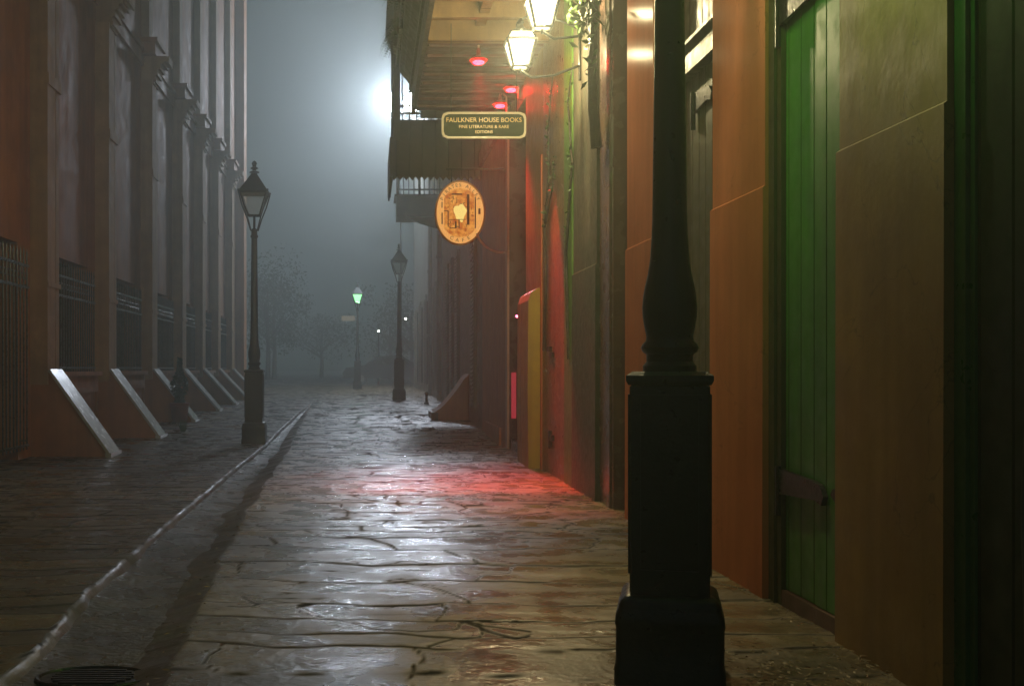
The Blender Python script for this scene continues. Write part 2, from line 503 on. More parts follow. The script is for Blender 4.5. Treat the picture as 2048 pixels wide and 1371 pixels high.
def lnoise(x, y, seed):
    r = np.random.default_rng(seed)
    T = r.random((256, 256))
    xi, yi = np.floor(x).astype(int), np.floor(y).astype(int)
    fx, fy = x - xi, y - yi
    g = lambda a, b: T[a % 256, b % 256]
    up = fx + fy < 1
    lo_ = g(xi, yi) + fx * (g(xi + 1, yi) - g(xi, yi)) + fy * (g(xi, yi + 1) - g(xi, yi))
    hi_ = g(xi + 1, yi + 1) + (1 - fx) * (g(xi, yi + 1) - g(xi + 1, yi + 1)) + (1 - fy) * (g(xi + 1, yi) - g(xi + 1, yi + 1))
    return np.where(up, lo_, hi_) - 0.5


def gut_l(y):
    return np.interp(y, [0, 4.7, 6.0, 9, 13.2, 20, 29], [-1.27, -1.31, -1.40, -1.45, -1.50, -1.53, -1.48])


def gut_r(y):
    return np.interp(y, [0, 4.7, 6.0, 9.3, 14.6, 20, 29], [-0.70, -0.74, -0.82, -0.955, -1.06, -1.22, -1.38])


def build_paving():
    xs = np.arange(-4.45, 2.12, 0.0145)
    px = np.concatenate([np.arange(3400, 560, -7), np.arange(560, 62, -1.45)])
    ys = 2640.0 / px
    ys = np.concatenate([ys, np.arange(ys[-1] + 0.6, 58, 0.6)])
    X, Y = np.meshgrid(xs, ys)
    # warp
    wx = X + 0.34 * lnoise(X * 1.3, Y * 1.3, 1) + 0.18 * lnoise(X * 4, Y * 4, 2)
    wy = Y + 0.26 * lnoise(X * 1.1 + 9, Y * 0.9, 3) + 0.15 * lnoise(X * 2.6 + 5, Y * 2.2, 6) + 0.030 * lnoise(X * 8.5, Y * 5.5, 4)
    Z = np.zeros_like(X)
    A = np.zeros(X.shape + (4,))
    A[..., 3] = 1
    r = np.random.default_rng(5)
    for side in (0, 1):
        # rows
        if side == 0:
            steps = r.uniform(0.16, 0.40, 400)
        else:
            steps = r.uniform(0.22, 0.60, 400)
        edges = np.concatenate([[0], np.cumsum(steps)])
        ri = np.clip(np.searchsorted(edges, wy) - 1, 0, len(edges) - 2)
        dy = np.minimum(wy - edges[ri], edges[ri + 1] - wy)
        skew = r.uniform(-0.28, 0.28, len(edges))
        xx = wx + skew[ri] * (wy - edges[ri])
        sid = np.zeros_like(ri)
        dx = np.full(X.shape, 9.0)
        cxm = np.zeros_like(X)
        for k in np.unique(ri):
            m = ri == k
            e = [-5.2 - r.random()]
            while e[-1] < 3.0:
                e.append(e[-1] + r.uniform(0.5, 1.9))
            e = np.array(e)
            i = np.clip(np.searchsorted(e, xx[m]) - 1, 0, len(e) - 2)
            dx[m] = np.minimum(xx[m] - e[i], e[i + 1] - xx[m])
            sid[m] = k * 37 + i
            cxm[m] = (e[i] + e[i + 1]) / 2
        d = np.minimum(dy, dx * 1.9)
        tab = r.random((20000, 4))
        t = tab[sid % 20000]
        grw = 0.009 + 0.009 * np.clip(Y / 12, 0, 2) + 0.005 * (vnoise(X * 3, Y * 3, 8) + 0.3)
        gr = np.exp(-(d / grw) ** 2)
        z = (t[..., 0] - 0.5) * 0.0015 + (t[..., 1] - 0.5) * 0.012 * (wx - cxm) + (t[..., 2] - 0.5) * 0.012 * (wy - (edges[ri] + edges[ri + 1]) / 2)
        z += -0.0012 * gr
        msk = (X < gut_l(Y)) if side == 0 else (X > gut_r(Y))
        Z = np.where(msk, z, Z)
        A[..., 0] = np.where(msk, t[..., 3] * 0.42 if side == 0 else 0.45 + 0.55 * t[..., 3], A[..., 0])  # slabs left of the gutter toned darker: shade put into their colour
        A[..., 1] = np.where(msk, np.clip(gr, 0, 1), A[..., 1])
    Z += 0.010 * vnoise(X * 2.2, Y * 2.2, 12) + 0.0036 * vnoise(X * 5, Y * 6, 13) + 0.0016 * vnoise(X * 11, Y * 20, 14) + 0.0014 * vnoise(X * 22, Y * 46, 15)
    # layered wear: long shallow delamination ridges with dark dirty edges
    q = vnoise(X * 1.6 + 3 + 0.8 * vnoise(X * 2, Y * 2, 50), Y * 7.5, 51) + 0.5 * vnoise(X * 4, Y * 17, 52)
    st = np.exp(-(np.abs(q - 0.06) / 0.015) ** 2) * np.clip((vnoise(X * 0.9, Y * 0.9, 53) + 0.12) * 4, 0, 1)
    Z += 0.0012 * np.tanh(q * 14) - 0.0015 * st
    A[..., 1] = np.clip(A[..., 1] + 0.75 * st, 0, 1)
    # a second family of natural breaks crossing the slabs
    nb = lnoise(X * 1.1 + 40, Y * 0.9 + 3, 21) + 0.35 * lnoise(X * 5, Y * 5, 22)
    br = np.exp(-(nb / 0.011) ** 2) * (vnoise(X * 0.8, Y * 0.8, 23) > 0.06)
    Z -= 0.001 * br
    A[..., 1] = np.clip(A[..., 1] + 1.0 * br, 0, 1)
    # crown of the alley falls gently to the gutter
    A[..., 2] = np.clip(0.35 + 0.65 * np.exp(-((X + 1.1) / 0.7) ** 2) + 0.6 * np.exp(-((Y - 4) / 1.2) ** 2), 0, 1)
    # the gutter bed
    gl, grr = gut_l(Y) + 0.014 * vnoise(Y * 7, X * 0, 31), gut_r(Y) + 0.05 * vnoise(Y * 3.3, X * 0, 32)
    ing = (X > gl) & (X < grr) & (Y < 29.5)
    dd = np.minimum(X - gl, grr - X)
    lip = (X - gl > -0.03) & (X - gl < 0.05) & (Y < 29.5)
    A[..., 1] = np.where(lip, np.clip(A[..., 1] + 0.6 * np.exp(-((X - gl) / 0.012) ** 2), 0, 1), A[..., 1])
    Z = np.where(ing, Z - 0.07 * np.clip(dd / np.where(X - gl < grr - X, 0.05, 0.26), 0, 1), Z)
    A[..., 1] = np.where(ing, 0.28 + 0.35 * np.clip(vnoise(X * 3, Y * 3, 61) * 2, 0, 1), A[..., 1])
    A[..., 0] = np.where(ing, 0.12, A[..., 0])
    Z += np.interp(Y, [0, 17.5, 25.5, 31, 38, 400], [0, 0, 0.185, 0.26, 0.31, 0.31])
    # the bays behind the buttresses
    ny, nx = X.shape
    V = np.stack([X, Y, Z], -1).reshape(-1, 3).astype(np.float32)
    idx = np.arange(ny * nx).reshape(ny, nx)
    F = np.stack([idx[:-1, :-1], idx[:-1, 1:], idx[1:, 1:], idx[1:, :-1]], -1).reshape(-1, 4)
    # edges wrap so that quads face up
    me = bpy.data.meshes.new("alley_paving")
    me.vertices.add(len(V)); me.vertices.foreach_set("co", V.ravel())
    me.loops.add(F.size); me.loops.foreach_set("vertex_index", F.ravel().astype(np.int32))
    me.polygons.add(len(F)); me.polygons.foreach_set("loop_start", (np.arange(len(F)) * 4).astype(np.int32))
    me.polygons.foreach_set("loop_total", np.full(len(F), 4, np.int32))
    me.polygons.foreach_set("use_smooth", np.ones(len(F), bool))
    me.update(calc_edges=True)
    ca = me.color_attributes.new("pv", 'FLOAT_COLOR', 'POINT')
    ca.data.foreach_set("color", A.reshape(-1).astype(np.float32))
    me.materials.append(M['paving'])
    ob = bpy.data.objects.new("alley_paving", me)
    col.objects.link(ob)
    ob['kind'] = 'structure'
    return ob


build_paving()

# ground under and around everything
g = MB()
g.add([(-260, -60, -0.16), (260, -60, -0.16), (260, 57.5, -0.16), (-260, 57.5, -0.16)], [(0, 1, 2, 3)])
g.build('ground', M['plaza'], kind='structure')
p = MB()
p.add([(-60, 57.4, 0.30), (60, 57.4, 0.30), (60, 420, 0.30), (-60, 420, 0.30), (-60, 57.4, -0.2), (60, 57.4, -0.2)], [(0, 1, 2, 3), (4, 5, 1, 0)])
p.add([(-60, 39.5, 0.296), (-4.3, 39.5, 0.296), (-4.3, 57.4, 0.296), (-60, 57.4, 0.296)], [(0, 1, 2, 3)])
p.build('square_pavement', M['plaza'], kind='structure')


# gutter bed: a sunken stone channel
def gutter():
    m = MB()
    ys = np.concatenate([np.arange(2.6, 14, 0.06), np.arange(14, 29.2, 0.2)])
    vs, fs = [], []
    K = 9
    for y in ys:
        a, b = float(gut_l(y)) + 0.0, float(gut_r(y)) + 0.03
        for k in range(K):
            t = k / (K - 1)
            x = a + (b - a) * t
            z = gz(y) - 0.034 - 0.016 * math.sin(PI * t) + 0.016 * float(vnoise(np.array([x * 3.0 + 20]), np.array([y * 2.2]), 44)[0])
            vs.append((x, y, z))
    for i in range(len(ys) - 1):
        for k in range(K - 1):
            q = i * K + k
            fs.append((q, q + 1, q + 1 + K, q + K))
    m.add(vs, fs)
    m.build('gutter_channel', M['gutter'], smooth=True, kind='structure')


gutter()

# drain cover sunk in the near end of the gutter
t = thing('drain_cover', 'dark oval iron drain cover at the near end of the gutter', 'drain cover', (-1.02, 4.42, -0.006))
m = MB()
pts = [(0.19 * math.cos(2 * PI * k / 32), 0.13 * math.sin(2 * PI * k / 32)) for k in range(32)]
m.prism(pts, 'z', -0.07, -0.028)
m.build('plate', M['iron'], t)
m = MB()
for k in range(-3, 4):
    hw = 0.15 * math.sqrt(max(0.05, 1 - (k / 4.2) ** 2))
    m.box(-hw, hw, k * 0.03 - 0.006, k * 0.03 + 0.006, -0.028, -0.022)
m.build('rib', M['iron_brown'], t)
m = MB()
ring = []
for k in range(33):
    a = 2 * PI * k / 32
    ring.append((0.205 * math.cos(a), 0.145 * math.sin(a), -0.03))
m.tube(ring, 0.009, 6)
m.build('rim', M['iron'], t)


# ------------------------------------------------------------------ LEFT: long stucco church building
def left_building():
    t = thing('stucco_building', 'long cream stucco building with pilasters and sloping buttresses along the left side of the alley', 'building', (0, 0, 0))
    XW, XP, XT = -4.25, -4.03, -3.28       # wall plane, pilaster face, buttress toe
    pil = [1.0, 4.5, 8.0, 11.5, 15.0, 18.53, 22.23, 25.8, 28.9, 31.9, 35.1]
    W = 0.60
    y_end = 38.4
    # main wall, with openings for windows cut as recesses
    wins = []
    for a, b in zip(pil[:-1], pil[1:]):
        c0 = a + W + 0.05
        wins.append([c0, b - 0.5])
    m = MB()
    ytop_lo = 14.5
    # wall between openings
    edges = [-3.0] + [v for w in wins for v in w] + [y_end]
    for i in range(0, len(edges), 2):
        m.box(XW - 6.5, XW, edges[i], edges[i + 1], -0.15, 2.62)
    m.box(XW - 6.5, XW, -3.0, y_end, 2.62, ytop_lo)
    for i, (a, b) in enumerate(wins):
        m.box(XW - 6.5, XW - 0.28, a, b, -0.15, 2.62)
        if i != 3:
            m.box(XW - 0.28, XW, a, b, -0.15, 1.02)
    m.build('wall', M['cream'], t)
    # string courses
    m = MB()
    m.box(XW, XW + 0.05, -3, y_end + 0.05, 6.72, 6.95, 0)
    m.box(XW, XW + 0.09, -3, y_end + 0.08, 6.95, 7.05, 0)
    m.build('cornice', M['cream'], t)
    for i, y in enumerate(pil):
        # pilaster: stepped face with a narrow second strip on its far side
        m = MB()
        m.box(XW, XP, y, y + W * 0.62, 0.9, 6.45)
        m.box(XW, XP - 0.05, y + W * 0.62, y + W * 0.74, 0.9, 6.45)
        m.box(XW, XP - 0.012, y + W * 0.74, y + W, 0.9, 6.45)
        m.box(XW, XP + 0.012, y - 0.01, y + W + 0.01, 2.13, 2.19)
        m.box(XW, XP + 0.02, y - 0.015, y + W + 0.015, 4.66, 4.80)
        m.build('pilaster', M['trim'], t)
        # scroll corbel and block over it
        m = MB()
        prof = [(XW, 6.38)]
        for k in range(9):
            a = k / 8
            prof.append((XP + 0.02 + 0.28 * (1 - math.cos(a * PI / 2)), 6.38 + 0.44 * math.sin(a * PI / 2)))
        prof += [(XP + 0.30, 6.90), (XW, 6.90)]
        m.prism(prof, 'y', y + 0.06, y + W - 0.06)
        for k in range(5):
            a = (k + 0.5) / 5
            xx = XP + 0.035 + 0.28 * (1 - math.cos(a * PI / 2)); zz = 6.38 + 0.44 * math.sin(a * PI / 2)
            m.box(xx - 0.02, xx + 0.02, y + 0.04, y + W - 0.04, zz - 0.03, zz + 0.03)
        m.build('corbel', M['trim'], t, smooth=False)
        m = MB()
        m.box(XW, XP + 0.07, y - 0.12, y + W + 0.12, 6.90, 7.12)
        m.box(XW, XP + 0.12, y - 0.15, y + W + 0.16, 7.12, 7.2)
        m.build('entablature_block', M['cream'], t)
        # upper storey pilaster
        m = MB()
        m.box(XW, XW + 0.15, y + 0.05, y + 0.42, 7.2, 14.4)
        m.box(XW, XW + 0.12, y + 0.50, y + 0.60, 7.2, 14.4)
        m.build('upper_pilaster', M['trim'], t)
        if i == 3:
            continue
        # sloping buttress: side cheeks and a smooth wet top slab
        gy = gz(y)
        m = MB()
        m.prism([(XW, gy - 0.1), (XT, gy - 0.1), (XT, gy + 0.035), (XP, 1.085), (XW, 1.085)], 'y', y + 0.03, y + W - 0.03)
        bt = m.build('buttress', M['cream'], t)
        m = MB()
        s = Vector((XT + 0.02 - (XP - 0.0), 0, gy + 0.02 - 1.10))
        n = Vector((-s.z, 0, s.x)).normalized() * 0.035
        a = Vector((XP - 0.0, 0, 1.075)); b = a + s
        m.prism([(a.x, a.z), (b.x, b.z), (b.x + n.x * 1, b.z + n.z * 1), (a.x + n.x, a.z + n.z)], 'y', y, y + W)
        m.build('coping', M['cream_slab'], bt)
        m = MB()
        m.box(XT - 0.03, XT + 0.05, y - 0.02, y + W + 0.02, gy - 0.1, gy + 0.05)
        m.build('toe_stone', M['cream_slab'], bt)
    for i, (a, b) in enumerate(wins):
        gy = gz(a)
        full = (i == 3)      # the nearest one in view is a tall gate down to the step
        z0 = 0.12 if full else 1.06
        m = MB()
        if not full:
            # apron panel and sill under the window
            m.box(XW, XW + 0.16, a - 0.10, b + 0.05, gy - 0.1, 1.00)
            m.box(XW, XW + 0.21, a - 0.14, b + 0.09, 1.00, 1.06)
            m.box(XW + 0.16, XW + 0.185, a + 0.0, a + 0.12, 0.14 + gy, 0.84)
            m.box(XW + 0.16, XW + 0.185, b - 0.17, b - 0.05, 0.14 + gy, 0.84)
            m.box(XW + 0.16, XW + 0.185, a + 0.12, b - 0.17, 0.76, 0.84)
            m.build('window_apron', M['cream'], t)
        m = MB()
        m.box(XW - 0.26, XW - 0.22, a + 0.003, b - 0.003, z0, 2.617)
        w = m.build('gate' if full else 'window', M['window_dark'], t)
        m = MB()
        n = int((b - a) / 0.13)
        xg = XW + 0.09
        for k in range(n + 1):
            yy = a - 0.05 + (b - a + 0.10) * k / n
            m.tube([(xg, yy, z0), (xg, yy, 2.50), (xg, yy, 2.56)], [0.011, 0.011, 0.001], 6)
        for zz in (z0 + 0.04, 2.07, 2.33):
            m.box(xg - 0.022, xg + 0.022, a - 0.07, b + 0.07, zz, zz + 0.028)
        for k in range(n):
            yy = a - 0.05 + (b - a + 0.10) * (k + 0.5) / n
            m.tube([(xg, yy + 0.04 * math.cos(q * PI / 4), 2.215 + 0.04 * math.sin(q * PI / 4)) for q in range(9)], 0.006, 4)
        for yy in (a - 0.05, b + 0.05):
            for zz in (2.1, z0 + 0.1):
                m.box(XW - 0.02, xg, yy - 0.01, yy + 0.01, zz, zz + 0.02)
        m.build('grille', M['grille'], w)
    # far end: a paler return pier
    m = MB()
    m.box(XW, XP + 0.05, y_end - 0.5, y_end + 0.3, 0.2, 14.5)
    m.build('end_pier', M['cream'], t)
    m = MB()
    m.box(XW - 6.8, XP + 0.3, -3, y_end + 0.5, 14.4, 14.75)
    m.build('roof', M['slate'], t)
    return t


left_building()

# ------------------------------------------------------------------ RIGHT side
XF, XR = 1.89, 2.02    # face of the piers, plane of the doors


def pier(parent, y0, y1, mat, ztop=4.6, name='pier', ledge=True, proud=0.013, label=None):
    m = MB()
    m.box(XF, XF + 0.6, y0, y1, 1.95, ztop, 0)
    if ledge:
        # lower part a touch prouder, with a sloped ledge that catches the light
        m.prism([(XF + 0.6, -0.12), (XF - proud, -0.12), (XF - proud - 0.004, 0.0), (XF - proud, 1.968), (XF + 0.0, 1.978), (XF + 0.6, 1.978)], 'y', y0 - 0.006, y1 + 0.006)
    else:
        m.box(XF, XF + 0.6, y0, y1, -0.12, 1.95)
    tags = {}
    if label:
        tags['label'] = label
    return m.build(name, mat, parent, **tags)


def strap(mb, y0, y1, z, x=XR):
    """a long strap hinge, broad at the pintle and tapering to a rounded tip"""
    pts = [(y1, z - 0.06), (y1 - 0.1, z - 0.055), (y0 + 0.10, z - 0.04), (y0 + 0.03, z - 0.055), (y0, z - 0.015), (y0 + 0.05, z + 0.03), (y0 + 0.14, z + 0.042), (y1 - 0.1, z + 0.055), (y1, z + 0.06)]
    mb.prism(pts, 'x', x - 0.022, x)
    mb.tube([(x - 0.02, y1 + 0.0, z - 0.16), (x - 0.02, y1 + 0.0, z + 0.07)], 0.016, 8)


def right_near():
    t = thing('row_house', 'painted row house with orange and tan piers and plank doors nearest on the right side', 'building')
    m = MB()
    # body behind the doors, and upper wall
    m.box(XR + 0.06, XR + 5.5, -3.0, 13.1, -0.15, 9.0)
    m.box(XF + 0.03, XR + 0.06, -3.0, 13.1, 5.2, 9.0)
    m.build('wall', M['tan'], t)
    pier(t, -2.9, 1.2, M['tan'], 5.2)
    pier(t, 3.93, 4.83, M['tan'], 5.2, label='tan stucco pier left of the dark green door')
    pier(t, 5.74, 6.62, M['orange'], 5.2, label='orange stucco pier next to the green plank door')
    pier(t, 8.02, 8.82, M['orange'], 5.2, label='glossy orange pier behind the iron lamp post')
    pier(t, 10.0, 11.15, M['greytan'], 5.2, ledge=True, label='mouldy grey tan pier')
    pier(t, 11.62, 13.1, M['peel'], 5.2, ledge=False, label='peeling tan pier')
    # dark door by the camera
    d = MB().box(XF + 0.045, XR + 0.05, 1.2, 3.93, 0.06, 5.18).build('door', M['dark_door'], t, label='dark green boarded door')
    m = MB()
    m.box(XF + 0.02, XR, 3.85, 3.925, -0.1, 5.18)
    m.box(XF + 0.035, XR, 3.82, 3.85, -0.1, 5.18)
    m.build('door_frame', M['green_frame'], d)
    # green plank door, two leaves
    XG = XF + 0.045
    d = MB()
    d.box(XG, XG + 0.045, 4.84, 5.20, 0.075, 3.0)
    d.box(XG + 0.006, XG + 0.045, 5.207, 5.60, 0.075, 3.0)
    d = d.build('door', M['green_door'], t, label='bright green plank door with long iron strap hinges')
    m = MB(); strap(m, 5.06, 5.62, 0.575, XG - 0.002); m.build('hinge', M['iron'], d)
    m = MB(); strap(m, 5.06, 5.62, 2.76, XG - 0.002); m.build('hinge', M['iron'], d)
    m = MB()
    m.prism([(4.835, 0.50), (4.99, 0.575), (4.97, 0.60), (4.835, 0.63)], 'x', XG - 0.022, XG - 0.002)
    m.build('hinge', M['iron'], d)
    m = MB()
    m.box(XF + 0.03, XG + 0.04, 5.605, 5.735, -0.1, 5.18)
    m.box(XF + 0.015, XF + 0.03, 5.66, 5.735, -0.1, 5.18)
    m.build('door_frame', M['olive_frame'], d)
    m = MB().box(XF + 0.03, XG + 0.06, 4.84, 5.60, -0.1, 0.07)
    m.build('sill', M['brown'], d)
    m = MB().box(XG, XG + 0.045, 4.84, 5.60, 3.01, 5.18)
    m.build('transom', M['shutter_dark'], d)
    # olive door with architrave
    d = MB().box(XR - 0.02, XR + 0.03, 6.63, 8.01, 0.10, 2.90)
    d = d.build('door', M['olive'], t, label='olive plank door with pale frame')
    m = MB()
    m.box(XF + 0.045, XR + 0.03, 6.63, 8.01, 2.905, 3.02)
    m.prism([(XR + 0.03, 3.02), (XF + 0.045, 3.02), (XF + 0.015, 3.055), (XF + 0.015, 3.075), (XR + 0.03, 3.09)], 'y', 6.63, 8.01)
    m.box(XF + 0.06, XR + 0.03, 6.63, 6.70, 0.0, 2.905)
    m.build('door_frame', M['olive_frame'], d)
    m = MB().box(XR, XR + 0.045, 6.63, 8.01, 3.10, 5.18)
    m.build('transom', M['shutter_dark'], d)
    m = MB(); strap(m, 6.95, 7.35, 2.72, XR - 0.022); m.build('hinge', M['iron'], d)
    m = MB(); strap(m, 6.75, 7.1, 0.52, XR - 0.022); m.build('hinge', M['iron'], d)
    m = MB().box(XF + 0.03, XR + 0.03, 6.63, 8.01, -0.1, 0.095)
    m.build('sill', M['brown'], d)
    # brown glossy jamb, dark recess, folded shutter
    d = MB().box(XR, XR + 0.05, 8.83, 9.42, 0.06, 5.18).build('door', M['shutter_dark'], t, label='dark olive shutter door set back from the alley')
    m = MB(); m.box(XR - 0.03, XR, 8.95, 9.12, 0.34, 0.42); m.tube([(XR - 0.03, 8.98, 0.26), (XR - 0.03, 8.98, 0.46)], 0.018, 8)
    m.build('hinge', M['iron'], d)
    m = MB()
    m.box(XF + 0.02, XR, 9.42, 9.98, -0.1, 5.18)
    m.box(XF + 0.005, XF + 0.02, 9.5, 9.62, -0.1, 5.18)
    m.build('jamb', M['brown_gloss'], t)
    m = MB()
    m.box(XF - 0.012, XR + 0.02, 11.16, 11.61, -0.1, 5.18)
    m.build('shutter', M['strip_green'], t, label='narrow green painted shutter')
    m = MB()
    for (y, z) in ((12.35, 1.22), (12.5, 1.28)):
        m.box(XF - 0.03, XF + 0.0, y - 0.05, y + 0.12, z, z + 0.05)
    m.build('hinge', M['iron_brown'], t)
    m = MB()
    m.box(XF - 0.03, XF + 0.0, 12.3, 12.45, 0.36, 0.42)
    m.tube([(XF - 0.03, 12.4, 0.28), (XF - 0.03, 12.4, 0.46)], 0.02, 6)
    m.build('hinge', M['iron_brown'], t)


right_near()


def bookshop():
    t = thing('bookshop_building', 'ochre building with a red lit doorway and timber gallery over the alley on the right', 'building')
    m = MB()
    m.box(XR + 0.5, XR + 5.5, 13.1, 16.7, -0.15, 9.5)
    m.box(XF, XR + 0.5, 13.1, 16.7, 4.4, 9.5)
    m.build('wall', M['ochre'], t)
    pier(t, 13.1, 14.55, M['ochre'], 4.4, ledge=False, label='ochre and orange corner pier beside the red doorway')
    # proud lower slab with a rounded shoulder
    m = MB()
    m.prism([(XF, -0.12), (XF - 0.13, -0.12), (XF - 0.14, 0.9), (XF - 0.13, 1.86), (XF - 0.10, 1.95), (XF - 0.04, 1.99), (XF, 2.0)], 'y', 13.32, 14.3)
    m.build('corner_slab', M['yellow'], t, label='yellow ochre lower slab of the corner pier')
    m = MB()
    m.box(XF - 0.012, XF - 0.0, 13.16, 13.24, -0.05, 3.45)
    m.build('board', M['orange'], t, label='narrow orange board')
    # doorway: dark recess, red inner wall, lit panel
    m = MB()
    m.box(XR + 0.38, XR + 0.5, 14.55, 16.4, -0.1, 4.4)
    d = m.build('doorway', M['red_door'], t, label='deep doorway glowing red')
    m = MB()
    m.box(XR + 0.30, XR + 0.36, 14.9, 15.9, 0.05, 3.6)
    m.box(XR + 0.28, XR + 0.30, 15.0, 15.1, 0.05, 3.6)
    m.box(XR + 0.28, XR + 0.30, 15.7, 15.8, 0.05, 3.6)
    m.build('open_leaf', M['dark_int'], d)
    m = MB()
    m.box(XF + 0.02, XR + 0.42, 16.44, 16.69, -0.1, 4.4)
    m.build('side_panel', M['dark_int'], d)
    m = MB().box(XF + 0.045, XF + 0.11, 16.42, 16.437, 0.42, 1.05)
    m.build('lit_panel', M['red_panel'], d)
    m = MB().box(XF + 0.03, XR + 0.4, 14.57, 16.38, -0.1, 0.14)
    m.build('step', M['dark_int'], d)
    m = MB()
    m.box(XF - 0.012, XF + 0.018, 16.44, 16.64, -0.1, 4.4)
    m.build('door_post', M['pink'], t, label='pale pink door post')
    # timber gallery: joists, beam, ceiling boards, floor slab, railing, columns
    XO = 0.585
    m = MB().box(XO, XF, 8.2, 16.4, 4.86, 4.93)
    gl = m.build('gallery', M['wood'], t)
    for y in np.arange(8.5, 12.5, 0.62):
        m = MB().box(XO + 0.05, XF - 0.005, y - 0.045, y + 0.045, 4.66, 4.857)
        m.build('joist', M['wood'], gl)
    for x in (1.16,):
        for y in np.arange(8.5, 12.4, 0.62):
            m = MB().box(x - 0.05, x + 0.05, y + 0.047, y + 0.573, 4.70, 4.84)
            m.build('blocking', M['wood'], gl)
    m = MB().box(XO + 0.03, XF - 0.005, 12.62, 12.74, 4.55, 4.857)
    m.build('beam', M['wood'], gl)
    m = MB()
    m.box(XO + 0.04, XF - 0.005, 12.74, 16.38, 4.62, 4.66)
    for y in np.arange(13.0, 16.3, 0.43):
        m.box(XO + 0.06, XF - 0.01, y, y + 0.05, 4.585, 4.617)
    m.build('ceiling_boards', M['ceiling'], gl)
    m = MB()
    m.box(XO - 0.02, XO + 0.03, 8.15, 16.42, 4.58, 4.96)
    m.box(XO - 0.05, XO - 0.02, 8.15, 16.42, 4.88, 4.96)
    m.build('fascia', M['wood_plain'], gl)
    m = MB()
    m.prism([(XO, 4.93), (0.40, 5.16), (0.38, 7.8), (0.43, 7.8), (0.45, 5.18), (XO + 0.03, 4.97)], 'y', 8.2, 16.42)
    m.build('screen', M['wood_dark'], gl)
    m = MB()
    for y in np.arange(8.3, 16.4, 0.125):
        m.tube([(0.37, y, 5.2), (0.36, y, 6.2)], 0.011, 5)
        m.tube([(0.365, y + 0.062 + 0.045 * math.cos(q * PI / 4), 6.03 + 0.045 * math.sin(q * PI / 4)) for q in range(9)], 0.007, 4)
    for zz in (5.22, 5.95, 6.18):
        m.box(0.345, 0.375, 8.2, 16.4, zz, zz + 0.03)
    m.build('railing', M['iron_brown'], gl)
    for y in (8.3, 12.3, 16.3):
        m = MB(); m.box(XO - 0.05, XO + 0.05, y - 0.05, y + 0.05, 4.96, 7.9, 0.008)
        m.build('post', M['wood_plain'], gl)
    m = MB()
    m.prism([(0.22, 7.75), (0.22, 7.9), (XF, 8.6), (XF, 8.45)], 'y', 8.0, 16.6)
    m.build('roof', M['wood_plain'], gl)


bookshop()


def corner_house():
    t = thing('orange_house', 'plain orange stucco house front just past the red doorway', 'building')
    m = MB()
    m.box(XF, XF + 5, 16.7, 20.2, -0.15, 4.5)
    m.build('wall', M['orange_dull'], t)
    m = MB()
    m.box(XF - 0.06, XF + 5, 16.7, 20.2, 4.5, 4.72)
    m.box(XF, XF + 5, 16.7, 20.2, 4.72, 9.5)
    m.build('cornice', M['brown'], t)
    m = MB()
    m.box(XF - 0.03, XF, 17.3, 19.4, -0.1, 0.25)
    m.build('plinth', M['orange_dull'], t)


corner_house()


